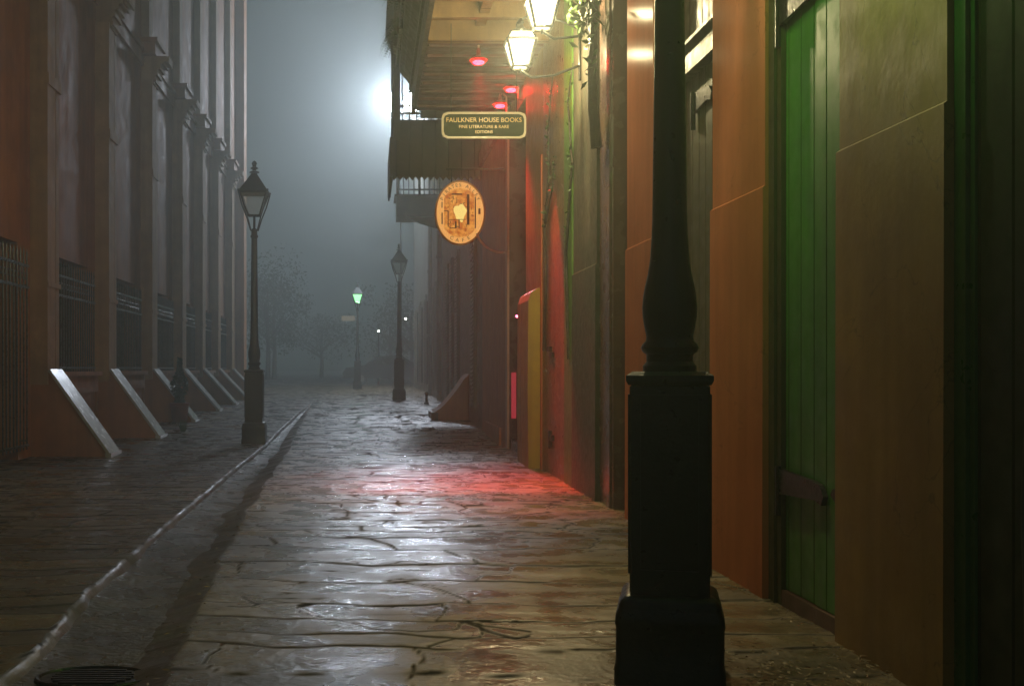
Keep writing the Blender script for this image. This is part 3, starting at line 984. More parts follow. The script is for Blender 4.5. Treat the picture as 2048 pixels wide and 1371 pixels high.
def brown_house():
    t = thing('brown_house', 'dark brown house with a boarded gallery end and one sloping buttress', 'building')
    m = MB()
    m.box(XF, XF + 5, 20.2, 31.0, -0.15, 9.5)
    m.build('wall', M['brown'], t)
    # buttress
    g0 = gz(23)
    m = MB()
    pr = [(XF, g0 - 0.2), (1.20, g0 - 0.2), (1.20, g0 + 0.12)]
    for k in range(7):
        a = k / 6
        pr.append((1.25 + 0.55 * a + 0.0, g0 + 0.16 + 0.62 * (a ** 1.35)))
    pr += [(XF, 1.0)]
    m.prism(pr, 'y', 22.9, 24.0)
    m.build('buttress', M['orange_dull'], t)
    m = MB().box(1.17, 1.30, 22.85, 24.05, g0 - 0.1, g0 + 0.14)
    m.build('toe_stone', M['greytan'], t)
    # shutters
    for y in (21.2, 25.2, 26.9, 28.6):
        m = MB()
        m.box(XF - 0.06, XF, y, y + 0.62, 0.4, 3.6)
        for zz in np.arange(0.5, 3.5, 0.075):
            m.prism([(XF - 0.06, zz), (XF - 0.085, zz + 0.01), (XF - 0.06, zz + 0.05)], 'y', y + 0.05, y + 0.57)
        m.build('shutter', M['shutter_dark'], t)
    # boarded gallery end, high over the alley
    m = MB()
    m.box(0.40, XF, 20.5, 20.62, 4.38, 5.35)
    gl = m.build('gallery', M['wood_dark'], t)
    m = MB()
    m.box(0.36, XF, 20.62, 23.2, 4.86, 5.0)
    m.box(0.34, 0.40, 20.48, 23.2, 4.40, 5.05)
    m.build('floor', M['wood_plain'], gl)
    m = MB()
    for k in range(15):
        x = 0.36 + 0.105 * k
        m.prism([(x, 4.38), (x + 0.05, 4.31), (x + 0.1, 4.38)], 'y', 20.5, 20.53)
    for k in range(16):
        y = 20.6 + 0.155 * k
        m.prism([(y, 4.40), (y + 0.075, 4.31), (y + 0.15, 4.40)], 'x', 0.345, 0.375)
    m.build('valance', M['wood_plain'], gl)
    m = MB()
    for x in np.arange(0.55, 1.85, 0.125):
        m.tube([(x, 20.55, 5.35), (x, 20.55, 6.25)], 0.012, 5)
    for y in np.arange(20.7, 23.2, 0.14):
        m.tube([(0.42, y, 5.05), (0.42, y, 6.25)], 0.012, 5)
    for zz in (5.45, 5.58, 6.22):
        m.box(0.42, XF, 20.53, 20.57, zz, zz + 0.03)
        m.box(0.40, 0.44, 20.5, 23.2, zz, zz + 0.03)
    m.build('railing', M['iron_brown'], gl)
    for (x, y) in ((0.46, 20.55), (0.46, 23.1)):
        m = MB(); m.box(x - 0.055, x + 0.055, y - 0.055, y + 0.055, 5.0, 7.6)
        m.build('post', M['wood_plain'], gl)
    m = MB()
    m.box(0.86, XF, 20.46, 20.5, 5.37, 7.5)
    m.build('screen', M['wood_dark'], gl)
    m = MB()
    m.prism([(0.30, 7.5), (0.30, 7.62), (XF, 8.3), (XF, 8.15)], 'y', 20.3, 23.5)
    m.build('roof', M['wood_plain'], gl)


brown_house()


def far_house():
    t = thing('grey_house', 'grey stucco house with downpipes and a small railed balcony fading into the fog', 'building')
    m = MB()
    m.box(XF, XF + 6, 31.0, 52.0, -0.15, 10.5)
    m.build('wall', M['grey'], t)
    for y in (31.6, 36.4):
        m = MB()
        m.tube([(XF - 0.07, y, gz(y)), (XF - 0.07, y, 9)], 0.065, 12)
        for zz in (2.05, 4.0):
            m.lathe(XF - 0.07, y, [(0.085, zz), (0.095, zz + 0.02), (0.095, zz + 0.08), (0.085, zz + 0.1)], 12)
        m.build('downpipe', M['pipe'], t, smooth=True)
    for y in (33, 39, 43, 47):
        m = MB()
        m.box(XF - 0.05, XF, y, y + 1.3, 0.6, 3.3)
        w = m.build('window', M['shutter_dark'], t)
        m = MB()
        m.box(XF - 0.08, XF - 0.05, y - 0.08, y, 0.5, 3.4)
        m.box(XF - 0.08, XF - 0.05, y + 1.3, y + 1.38, 0.5, 3.4)
        m.box(XF - 0.1, XF - 0.05, y - 0.1, y + 1.4, 3.4, 3.5)
        m.build('frame', M['grey'], w)
    # small balcony
    m = MB()
    m.box(0.68, XF, 30.3, 31.6, 4.95, 5.45)
    m.box(0.62, XF, 30.25, 31.65, 5.45, 5.5)
    m.prism([(0.95, 4.95), (XF, 4.95), (XF, 4.62), (1.3, 4.80)], 'y', 30.6, 30.75)
    b = m.build('balcony', M['brown'], t)
    m = MB()
    for x in np.arange(0.72, 1.86, 0.13):
        m.tube([(x, 30.32, 5.5), (x, 30.32, 6.35)], 0.014, 5)
    for y in np.arange(30.4, 31.6, 0.13):
        m.tube([(0.70, y, 5.5), (0.70, y, 6.35)], 0.014, 5)
    m.box(0.68, XF, 30.3, 30.35, 6.33, 6.38)
    m.box(0.68, XF, 30.3, 30.35, 5.6, 5.64)
    m.box(0.68, 0.73, 30.3, 31.6, 6.33, 6.38)
    m.build('railing', M['iron'], b)
    for x in (0.72, 1.25):
        m = MB().box(x - 0.03, x + 0.03, 30.3, 30.36, 5.5, 6.5)
        m.build('post', M['iron'], b)


far_house()


# ------------------------------------------------------------------ street lamps
def street_lamp(label, loc, lit=None, mat=None, h=4.19, group='iron street lamps along the alley', rz=0.0):
    mat = mat or M['iron']
    t = thing('street_lamp', label, 'street lamp', loc, group, rz)
    m = MB()
    def rsq(h, e, z):
        out = []
        for cx_, cy_, a0_ in ((1, 1, 0), (-1, 1, 90), (-1, -1, 180), (1, -1, 270)):
            for k in range(5):
                a = math.radians(a0_ + 22.5 * k)
                out.append((cx_ * (h - e) + e * math.cos(a), cy_ * (h - e) + e * math.sin(a), z))
        return out
    prof = [(0.180, -0.06), (0.180, 0.06), (0.175, 0.075), (0.175, 0.20), (0.178, 0.215), (0.176, 0.24), (0.168, 0.262), (0.166, 0.268), (0.166, 0.276), (0.160, 0.292), (0.146, 0.304), (0.136, 0.31)]
    vs = [p for h_, z_ in prof for p in rsq(h_, 0.022, z_)]
    K = 20
    m.add(vs, [(i * K + k, i * K + (k + 1) % K, (i + 1) * K + (k + 1) % K, (i + 1) * K + k) for i in range(len(prof) - 1) for k in range(K)] + [tuple((len(prof) - 1) * K + k for k in range(K))])
    m.build('base', mat, t, smooth=True)
    m = MB()
    m.box(-0.1305, 0.1305, -0.1305, 0.1305, 0.305, 1.043, 0.006)
    for sx, sy in ((0, -1), (0, 1), (1, 0), (-1, 0)):   # raised frames on the four faces
        if sx == 0:
            y = sy * 0.1305
            for bx in ((-0.112, -0.094, 0.38, 1.01), (0.094, 0.112, 0.38, 1.01), (-0.094, 0.094, 0.38, 0.398), (-0.094, 0.094, 0.992, 1.01)):
                m.box(bx[0], bx[1], min(y, y + sy * 0.006), max(y, y + sy * 0.006), bx[2], bx[3])
        else:
            x = sx * 0.1305
            for bx in ((-0.112, -0.094, 0.38, 1.01), (0.094, 0.112, 0.38, 1.01), (-0.094, 0.094, 0.38, 0.398), (-0.094, 0.094, 0.992, 1.01)):
                m.box(min(x, x + sx * 0.006), max(x, x + sx * 0.006), bx[0], bx[1], bx[2], bx[3])
    m.frustum(0, 0, 1.043, 0.134, 0.134, 1.058, 0.142, 0.142)
    m.frustum(0, 0, 1.058, 0.142, 0.142, 1.076, 0.142, 0.142)
    m.frustum(0, 0, 1.076, 0.142, 0.142, 1.090, 0.122, 0.122)
    m.build('pedestal', mat, t)
    m = MB()
    s = (h - 4.19)
    zt = 3.16 + s
    m.lathe(0, 0, [(0.090, 1.088), (0.090, 1.11), (0.078, 1.125), (0.078, 1.15), (0.092, 1.162), (0.097, 1.175), (0.092, 1.188), (0.080, 1.20), (0.078, 1.215),
                   (0.084, 1.245), (0.0905, 1.285), (0.092, 1.32), (0.089, 1.36), (0.082, 1.40), (0.073, 1.44), (0.066, 1.49), (0.061, 1.56), (0.058, 1.64),
                   (0.050, 2.37), (0.044, zt - 0.16), (0.044, zt - 0.12), (0.056, zt - 0.11), (0.058, zt - 0.09), (0.046, zt - 0.07), (0.044, zt - 0.02), (0.05, zt), (0.03, zt + 0.02)], 28)
    m.build('pole', mat, t, smooth=True)
    # lantern
    z0, z1, z2, z3 = 3.38 + s, 3.70 + s, 4.0 + s, 4.19 + s
    m = MB()
    a0, a1 = 0.082, 0.195
    for sx, sy in ((-1, -1), (1, -1), (1, 1), (-1, 1)):
        m.tube([(sx * a0, sy * a0, z0), (sx * a1, sy * a1, z1)], 0.0115, 6)
        m.tube([(sx * 0.215, sy * 0.215, z1 + 0.01), (sx * 0.165, sy * 0.165, z0 + 0.13), (sx * 0.10, sy * 0.10, z0 - 0.05), (sx * 0.05, sy * 0.05, zt - 0.01)], 0.010, 6)
        m.ball((sx * 0.215, sy * 0.215, z1 + 0.03), 0.016, 8, 5)
    m.box(-a0 - 0.012, a0 + 0.012, -a0 - 0.012, a0 + 0.012, z0 - 0.018, z0 + 0.006)
    for k in range(4):
        A = [(-a1, -a1), (a1, -a1), (a1, a1), (-a1, a1)][k]; B = [(a1, -a1), (a1, a1), (-a1, a1), (-a1, -a1)][k]
        m.tube([(A[0], A[1], z1), (B[0], B[1], z1)], 0.014, 6)
    m.tube([(0, 0, zt - 0.02), (0, 0, z0)], 0.018, 8)
    fr = m.build('lantern', mat, t)
    m = MB()
    m.frustum(0, 0, z1, 0.215, 0.215, z1 + 0.02, 0.222, 0.222)
    m.frustum(0, 0, z1 + 0.02, 0.215, 0.215, z1 + 0.15, 0.13, 0.13)
    m.frustum(0, 0, z1 + 0.15, 0.13, 0.13, z2, 0.035, 0.035)
    m.build('hood', mat, fr)
    m = MB()
    m.lathe(0, 0, [(0.03, z2 - 0.005), (0.075, z2 + 0.01), (0.078, z2 + 0.02), (0.03, z2 + 0.04), (0.03, z2 + 0.06), (0.058, z2 + 0.07), (0.058, z2 + 0.08), (0.028, z2 + 0.10), (0.03, z2 + 0.13), (0.042, z2 + 0.145), (0.03, z2 + 0.17), (0.004, z3)], 16)
    m.build('finial', mat, fr, smooth=True)
    for k in range(4):
        i0, i1 = a0 - 0.006, a1 - 0.008
        A = [(-1, -1), (1, -1), (1, 1), (-1, 1)][k]; B = [(1, -1), (1, 1), (-1, 1), (-1, -1)][k]
        m = MB()
        q = [(A[0] * i0, A[1] * i0, z0 + 0.012), (B[0] * i0, B[1] * i0, z0 + 0.012), (B[0] * i1, B[1] * i1, z1 - 0.012), (A[0] * i1, A[1] * i1, z1 - 0.012)]
        nrm = Vector((-(A[0] + B[0]) / 2, -(A[1] + B[1]) / 2, 0)).normalized() * 0.004
        m.add(q + [tuple(Vector(v) + nrm) for v in q], [(0, 1, 2, 3), (7, 6, 5, 4), (0, 4, 5, 1), (1, 5, 6, 2), (2, 6, 7, 3), (3, 7, 4, 0)])
        m.build('pane', lit or M['pane'], fr)
    return t


front_lamp = street_lamp('black iron lamp post standing close up before the orange piers, top out of view', (1.076, 4.31, 0), lit=M['lantern_green'], rz=math.radians(-14))
front_lamp.scale = (1.045, 1.045, 1.0)

street_lamp('unlit dark brown lamp post standing beside the gutter on the left', (-1.72, 17.84, 0), mat=M['iron_brown'])
street_lamp('unlit lamp post dim in the fog, against the grey house wall', (0.78, 32.2, gz(32)), mat=M['iron'])
far_lamp = street_lamp('distant lamp post glowing green in the fog at the end of the alley', (-0.49, 47, 0.31), lit=M['lantern_far'], mat=M['iron'])


def glow(parent, w, c, z, r_=0.035):
    ld = bpy.data.lights.new('lamp_flame', 'POINT')
    ld.energy = w
    ld.color = c
    ld.shadow_soft_size = r_
    lo = bpy.data.objects.new('lamp_flame', ld)
    col.objects.link(lo)
    lo.parent = parent
    lo.location = (0, 0, z)


glow(front_lamp, W_FRONT, (0.38, 1.0, 0.14), 3.56)
glow(far_lamp, 1100, (0.22, 1.0, 0.28), 3.56, 0.08)

# ------------------------------------------------------------------ wall lanterns
def wall_lantern(label, loc, s=0.82, lit='lantern_lit', w=1.0):
    t = thing('wall_lantern', label, 'lantern', loc, 'lit wall lanterns on the row house')
    mat = M['iron']
    glow(t, W_LANTERN * w, (1.0, 0.84, 0.44), -0.04)
    m = MB()
    a0, a1, zb, ze, zt = 0.085 * s, 0.155 * s, -0.19 * s, 0.085 * s, 0.20 * s
    for sx, sy in ((-1, -1), (1, -1), (1, 1), (-1, 1)):
        m.tube([(sx * a0, sy * a0, zb), (sx * a1, sy * a1, ze)], 0.013, 6)
    for z, a in ((zb, a0), (ze, a1)):
        for k in range(4):
            A = [(-a, -a), (a, -a), (a, a), (-a, a)][k]; B = [(a, -a), (a, a), (-a, a), (-a, -a)][k]
            m.tube([(A[0], A[1], z), (B[0], B[1], z)], 0.014, 6)
    for sx, sy in ((-1, -1), (1, -1), (1, 1), (-1, 1)):
        m.tube([(sx * a1, sy * a1, ze), (sx * a1 * 0.75, sy * a1 * 0.75, ze + 0.07), (sx * 0.05, sy * 0.05, zt)], 0.009, 6)
    m.build('frame', mat, t)
    m = MB()
    m.lathe(0, 0, [(0.06, zt - 0.01), (0.065, zt + 0.01), (0.04, zt + 0.03), (0.025, zt + 0.06), (0.035, zt + 0.08), (0.005, zt + 0.12)], 14)
    m.build('cap', mat, t, smooth=True)
    m = MB()
    m.tube([(0, 0, zb - 0.005), (0, 0, zb - 0.05)], 0.012, 8)
    m.tube([(0, 0, zb - 0.03), (0.1, 0, zb - 0.09), (0.3, 0, zb - 0.07), (1.88 - loc[0], 0, zb + 0.02)], 0.012, 8)
    m.tube([(0.0, 0, zt + 0.1), (0.1, 0, zt + 0.15), (0.3, 0, zt + 0.12), (1.88 - loc[0], 0, zt + 0.02)], 0.012, 8)
    m.tube([(1.87 - loc[0], 0, zb - 0.12), (1.87 - loc[0], 0, zt + 0.1)], 0.013, 8)
    m.build('bracket', mat, t)
    for k in range(4):
        i0, i1 = a0 - 0.002, a1 - 0.002
        A = [(-1, -1), (1, -1), (1, 1), (-1, 1)][k]; B = [(1, -1), (1, 1), (-1, 1), (-1, -1)][k]
        m = MB()
        m.add([(A[0] * i0, A[1] * i0, zb + 0.01), (B[0] * i0, B[1] * i0, zb + 0.01), (B[0] * i1, B[1] * i1, ze - 0.01), (A[0] * i1, A[1] * i1, ze - 0.01)], [(0, 1, 2, 3)])
        m.add([(A[0] * i1, A[1] * i1, ze + 0.012), (B[0] * i1, B[1] * i1, ze + 0.012), (B[0] * i1 * 0.75, B[1] * i1 * 0.75, ze + 0.07), (A[0] * i1 * 0.75, A[1] * i1 * 0.75, ze + 0.07)], [(0, 1, 2, 3)])
        m.build('pane', M[lit], t)


wall_lantern('higher and nearer of the two glowing lanterns, above the pale lit wall', (1.45, 10.1, 4.12))
wall_lantern('glowing lantern over the orange piers, just above the top edge of the view', (1.28, 5.95, 3.95), lit='lantern_near', w=0.6)
wall_lantern('lower and farther of the two glowing lanterns, left of the first', (1.34, 10.7, 3.94))


# ------------------------------------------------------------------ red lamps under the gallery
def red_lamp(label, loc, arm, w, aim):
    t = thing('red_lamp', label, 'lamp', loc, 'small red lamps under the gallery')
    m = MB()
    m.lathe(0, 0, [(0.012, 0.14), (0.022, 0.11), (0.026, 0.06), (0.06, 0.04), (0.10, 0.006)], 18)
    m.f = [f for f in m.f if len(f) == 4]
    m.build('shade', M['red_door'], t, smooth=True)
    m = MB()
    m.ball((0, 0, -0.016), 0.066, 18, 8, 0.36)
    m.build('bulb', M['red_bulb'], t, smooth=True)
    ld = bpy.data.lights.new('red_beam', 'SPOT')
    ld.energy = w
    ld.color = (1.0, 0.015, 0.03)
    ld.spot_size = math.radians(47)
    ld.spot_blend = 0.9
    ld.shadow_soft_size = 0.06
    lo = bpy.data.objects.new('red_beam', ld)
    col.objects.link(lo)
    lo.parent = t
    lo.location = (0, 0, -0.07)
    lo.rotation_euler = (Vector(aim) - Vector(loc)).to_track_quat('-Z', 'Y').to_euler()
    m = MB()
    if arm:
        m.tube([(0, 0, 0.12), (0.03, 0, 0.15), (0.08, 0, 0.10), (0.085, 0, 0.0), (0.085, 0, -0.12), (0.16, 0, -0.14), (1.888 - loc[0], 0, -0.14)], 0.012, 8)
        m.build('arm', M['pink'], t)
    else:
        m.tube([(0, 0, 0.12), (0, 0, 4.60 - loc[2])], 0.012, 8)
        m.build('stem', M['pink'], t)


red_lamp('red lamp hanging alone near the middle of the gallery ceiling', (1.175, 13.0, 4.43), False, 1600, (1.42, 11.1, 0))
red_lamp('red lamp on a bent arm, just below the lower lantern', (1.735, 14.75, 4.535), True, 10, (1.75, 14.6, 0))
red_lamp('red lamp on a bent arm directly above the green shop sign', (1.657, 15.3, 4.46), True, 900, (1.2, 12.2, 0))


# ------------------------------------------------------------------ signs
def text_mesh(body, size, name, mat, parent, loc, rot, extrude=0.002, align='CENTER', spacing=1.0):
    cu = bpy.data.curves.new(name, 'FONT')
    cu.body = body
    cu.size = size
    cu.extrude = extrude
    cu.align_x = align
    cu.align_y = 'CENTER'
    cu.space_character = spacing
    tmp = bpy.data.objects.new(name + "_src", cu)
    col.objects.link(tmp)
    dg = bpy.context.evaluated_depsgraph_get()
    me = bpy.data.meshes.new_from_object(tmp.evaluated_get(dg))
    bpy.data.objects.remove(tmp)
    bpy.data.curves.remove(cu)
    me.name = name
    me.materials.clear()
    me.materials.append(mat)
    mt = Matrix.Translation(loc) @ rot
    me.transform(mt)
    ob = bpy.data.objects.new(name, me)
    col.objects.link(ob)
    ob.parent = parent
    return ob


FACE = Matrix.Rotation(PI / 2, 4, 'X')      # text facing the camera's side (-Y)


def shop_sign():
    t = thing('shop_sign', 'flat green sign with cream border and gold letters hanging under the gallery', 'sign', (1.185, 12.5, 3.63))
    hw, hh = 0.44, 0.138

    def outl(w, h, r):
        return [(-w + r, -h), (w - r, -h), (w - r * 0.25, -h + r * 0.35), (w, -h + r), (w, h - r), (w - r * 0.25, h - r * 0.35), (w - r, h), (-w + r, h), (-w + r * 0.25, h - r * 0.35), (-w, h - r), (-w, -h + r), (-w + r * 0.25, -h + r * 0.35)]
    m = MB().prism(outl(hw - 0.02, hh - 0.02, 0.05), 'y', -0.012, 0.012)
    m.build('board', M['sign_green'], t)
    m = MB()
    o, i = outl(hw, hh, 0.06), outl(hw - 0.022, hh - 0.022, 0.05)
    n = len(o)
    vs = [(p[0], -0.02, p[1]) for p in o] + [(p[0], -0.02, p[1]) for p in i] + [(p[0], 0.02, p[1]) for p in o] + [(p[0], 0.02, p[1]) for p in i]
    fs = []
    for k in range(n):
        j = (k + 1) % n
        fs += [(k, j, n + j, n + k), (2 * n + k, 3 * n + k, 3 * n + j, 2 * n + j), (k, 2 * n + k, 2 * n + j, j), (n + k, n + j, 3 * n + j, 3 * n + k)]
    m.add(vs, fs)
    m.build('border', M['sign_cream'], t)
    text_mesh("FAULKNER HOUSE BOOKS", 0.066, 'lettering', M['sign_gold'], t, (0, -0.014, 0.054), FACE, 0.002)
    text_mesh("FINE LITERATURE & RARE", 0.046, 'lettering', M['sign_gold'], t, (0.0, -0.014, -0.016), FACE, 0.002)
    text_mesh("EDITIONS", 0.042, 'lettering', M['sign_gold'], t, (0, -0.014, -0.070), FACE, 0.002)
    m = MB()
    for x in (-0.34, 0.34):
        m.tube([(x, 0, hh), (x, 0, 4.69 - 3.63)], 0.005, 6)
    m.build('hanger', M['iron'], t)


shop_sign()


def oval_sign():
    M_or = emit("backlit_orange_picture", (1.0, 0.30, 0.03), 0.8)
    nt = M_or.node_tree
    b = nt.nodes["Principled BSDF"]
    tc = nt.nodes.new("ShaderNodeTexCoord")
    nz = nt.nodes.new("ShaderNodeTexNoise"); nz.inputs["Scale"].default_value = 17; nz.inputs["Detail"].default_value = 6
    nt.links.new(tc.outputs["Object"], nz.inputs["Vector"])
    rp = nt.nodes.new("ShaderNodeValToRGB")
    rp.color_ramp.elements[0].position = 0.35; rp.color_ramp.elements[0].color = (0.55, 0.11, 0.01, 1)
    rp.color_ramp.elements[1].position = 0.65; rp.color_ramp.elements[1].color = (1.0, 0.42, 0.07, 1)
    nt.links.new(nz.outputs["Fac"], rp.inputs[0])
    nt.links.new(rp.outputs[0], b.inputs["Emission Color"])
    M_cr = emit("backlit_cream_rim", (1.0, 0.46, 0.12), 0.85)
    M_ye = emit("backlit_yellow_picture", (1.0, 0.72, 0.20), 1.0)
    M_dk = surf("sign_dark_paint", (0.16, 0.03, 0.008), (0.12, 0.025, 0.006), 9, 0.4, 0.1, 0.0)
    t = thing('cafe_sign', 'glowing orange oval sign with cream rim, a picture inside, hanging below the green sign', 'sign', (1.267, 16.9, 3.29))

    def ell(a, b, n=48):
        return [(a * math.cos(2 * PI * k / n), b * math.sin(2 * PI * k / n)) for k in range(n)]
    m = MB().prism(ell(0.335, 0.435), 'y', -0.03, 0.03)
    m.build('box', M_cr, t)
    m = MB()
    e1, e2 = ell(0.357, 0.457), ell(0.333, 0.433)
    n = len(e1)
    vs = [(p[0], -0.036, p[1]) for p in e1] + [(p[0], -0.036, p[1]) for p in e2] + [(p[0], 0.036, p[1]) for p in e1] + [(p[0], 0.036, p[1]) for p in e2]
    fs = []
    for k in range(n):
        j = (k + 1) % n
        fs += [(k, n + k, n + j, j), (2 * n + k, 2 * n + j, 3 * n + j, 3 * n + k), (k, j, 2 * n + j, 2 * n + k), (n + k, 3 * n + k, 3 * n + j, n + j)]
    m.add(vs, fs)
    m.build('rim', M['sign_gold'], t)
    # picture: a courtyard room seen through a doorway
    pe = [(max(-0.225, min(0.20, 0.29 * math.cos(2 * PI * k / 60))), 0.345 * math.sin(2 * PI * k / 60)) for k in range(60)]
    m = MB().prism(pe, 'y', -0.036, -0.031)
    pc = m.build('picture', M_or, t)
    m = MB().prism([(0.0 + (0.085 + 0.018 * math.sin(3 * q)) * math.cos(q), 0.0 + (0.12 + 0.02 * math.cos(5 * q)) * math.sin(q)) for q in [2 * PI * k / 26 for k in range(26)]], 'y', -0.040, -0.0365)
    m.build('bright_wall', M_ye, pc)
    m = MB()
    m.box(0.095, 0.130, -0.042, -0.0365, -0.17, 0.26)
    m.box(0.205, 0.222, -0.042, -0.0315, -0.22, 0.22)
    m.box(0.255, 0.285, -0.042, -0.0315, -0.02, 0.06)
    m.box(-0.262, -0.245, -0.042, -0.0315, -0.16, 0.0)
    m.box(-0.262, -0.248, -0.042, -0.0315, 0.07, 0.15)
    m.box(-0.225, -0.165, -0.042, -0.0365, 0.02, 0.032)
    m.box(-0.175, -0.163, -0.042, -0.0365, -0.2, 0.02)
    m.box(-0.15, -0.07, -0.042, -0.0365, -0.222, -0.21)
    m.box(-0.075, -0.05, -0.042, -0.0365, -0.22, -0.12)
    m.box(-0.022, -0.008, -0.042, -0.0365, -0.22, -0.10)
    m.box(-0.16, 0.08, -0.042, -0.0365, -0.10, -0.092)
    m.box(-0.12, 0.03, -0.042, -0.0365, 0.25, 0.27)
    ro = random.Random(5)
    for _ in range(46):
        x, z = ro.uniform(-0.17, 0.18), ro.uniform(-0.27, 0.24)
        if abs(x) < 0.09 and abs(z) < 0.11:
            continue
        a_, b_ = (ro.uniform(0.004, 0.02), ro.uniform(0.002, 0.005)) if ro.random() < 0.5 else (ro.uniform(0.002, 0.005), ro.uniform(0.006, 0.03))
        m.box(x - a_, x + a_, -0.0425 - ro.random() * 0.001, -0.0365, z - b_, z + b_)
    m.build('drawn_lines', M_dk, pc)
    # lettering round the rim
    for txt, top in (("PIRATES ALLEY", True), ("CAFE", False)):
        for i, ch in enumerate(txt):
            if ch == ' ':
                continue
            if top:
                a = math.radians(150 - i * 120 / (len(txt) - 1))
                rot = a - PI / 2
            else:
                a = math.radians(246 + i * 48 / (len(txt) - 1))
                rot = a + PI / 2
            x, z = 0.292 * math.cos(a), 0.388 * math.sin(a)
            R = FACE @ Matrix.Rotation(rot, 4, 'Z')
            text_mesh(ch, 0.072, 'lettering', M_dk, t, (x, -0.034, z), R, 0.002)
    m = MB()
    for x in (-0.12, 0.12):
        m.tube([(x, 0, 0.43), (x, 0, 0.62)], 0.008, 6)
    m.tube([(-0.2, 0, 0.62), (0.63, 0, 0.62)], 0.014, 8)
    m.build('bracket', M['iron'], t)
    c = thing('power_cable', 'thin white cable looping from the oval sign to the pale door post', 'cable', (0, 0, 0))
    m = MB()
    pts = []
    P0, P1, P2, P3 = Vector((1.50, 16.86, 3.00)), Vector((1.55, 16.84, 2.84)), Vector((1.70, 16.8, 2.70)), Vector((1.885, 16.72, 2.72))
    for k in range(15):
        u = k / 14
        pts.append(P0 * (1 - u) ** 3 + P1 * 3 * u * (1 - u) ** 2 + P2 * 3 * u * u * (1 - u) + P3 * u ** 3)
    m.tube(pts, 0.015, 6)
    m.build('cord', M['cord'], c, smooth=True)


oval_sign()


# ------------------------------------------------------------------ floodlight beyond the galleries
t = thing('floodlight', 'blinding white twin floodlight on a tall mast beyond the galleries', 'floodlight', (1.16, 45.0, 0.31))
for k, x in enumerate((-0.42, 0.42)):
    m = MB(); m.ball((x, 0, 10.77), 0.33, 20, 12); m.build('globe', M['flood'], t, smooth=True)
m = MB(); m.lathe(0, 0, [(0.05, 0), (0.05, 0.3), (0.035, 0.4), (0.03, 10.35)], 10); m.build('mast', M['iron'], t, smooth=True)
m = MB(); m.box(-0.46, 0.46, -0.03, 0.03, 10.35, 10.42); m.build('crossbar', M['iron'], t)

# ------------------------------------------------------------------ ferns on the gallery railing
def fern(r, rad, n):
    m = MB()
    for i in range(n):
        az = r.uniform(0, 2 * PI)
        L = rad * r.uniform(0.7, 1.25)
        up = r.uniform(0.15, 0.6) * rad
        pts = []
        for k in range(7):
            u = k / 6
            pts.append(Vector((math.cos(az) * L * u, math.sin(az) * L * u, up * math.sin(u * PI * 0.75) - 0.9 * L * u * u)))
        side = Vector((-math.sin(az), math.cos(az), 0))
        for k in range(6):
            for h in (0.25, 0.75):
                p = pts[k].lerp(pts[k + 1], h)
                w = rad * 0.24 * (1 - (k + h) / 6.5)
                d = (pts[k + 1] - pts[k]).normalized() * rad * 0.05
                for s in (-1, 1):
                    m.add([p - d, p + side * s * w - Vector((0, 0, w * 0.4)), p + d], [(0, 1, 2)])
    return m


r = random.Random(4)
fern_first = None
fy = [9.4, 10.5, 11.6, 12.7, 13.7, 14.6, 15.4, 16.25]
wherefern = ['nearest fern basket on the gallery railing, at the top edge of the view', 'fern basket second along the gallery railing', 'fern basket third along the gallery railing',
             'fern basket fourth along the gallery railing', 'fern basket fifth along the gallery railing', 'fern basket sixth along the gallery railing',
             'fern basket last but one on the gallery railing', 'fern basket at the far end of the gallery railing, beside the floodlight glare']
for i, y in enumerate(fy):
    if i == 0:
        t = thing('fern_basket', wherefern[i], 'plant', (0.36, y, 5.42), 'fern baskets along the gallery railing')
        fern(r, 0.20, 70).build('fronds', M['leaf'], t)
        m = MB(); m.lathe(0, 0, [(0.03, -0.12), (0.06, -0.07), (0.075, 0.0), (0.08, 0.02)], 14); m.build('basket', M['bark'], t, smooth=True)
        fern_first = t
    else:
        t = copy_tree(fern_first)
        t['label'] = wherefern[i]
        t.location = (0.36 + r.uniform(-0.03, 0.02), y, 5.42 + r.uniform(-0.15, 0.12))
        t.rotation_euler = (0, 0, r.uniform(0, 6))

# ------------------------------------------------------------------ vines on the right wall
def vine(name, label, trunks, nleaf, spread, leafsz, mat):
    t = thing(name, label, 'vine')
    m = MB()
    for pts, rad in trunks:
        P = [Vector(p) for p in pts]
        out, rs = [], []
        for i in range(len(P) - 1):
            for k in range(5):
                u = k / 5
                out.append(P[i].lerp(P[i + 1], u) + Vector((0, random.uniform(-0.012, 0.012), random.uniform(-0.012, 0.012))))
                rs.append(rad * (1 - 0.65 * (i + u) / (len(P) - 1)))
        out.append(P[-1]); rs.append(rad * 0.3)
        m.tube(out, rs, 7)
    m.build('stem', M['bark'], t, smooth=True)
    m = MB()
    for _ in range(nleaf):
        pts, rad = random.choice(trunks)
        i = random.randrange(max(0, len(pts) // 3), len(pts) - 1)
        p = Vector(pts[i]).lerp(Vector(pts[i + 1]), random.random())
        p += Vector((random.uniform(-spread * 0.5, spread * 0.2), random.gauss(0, spread), random.gauss(0, spread)))
        p.x = min(p.x, 1.86)
        m.leaf(p, random.uniform(0.6, 1.3) * leafsz)
    m.build('leaves', mat, t)


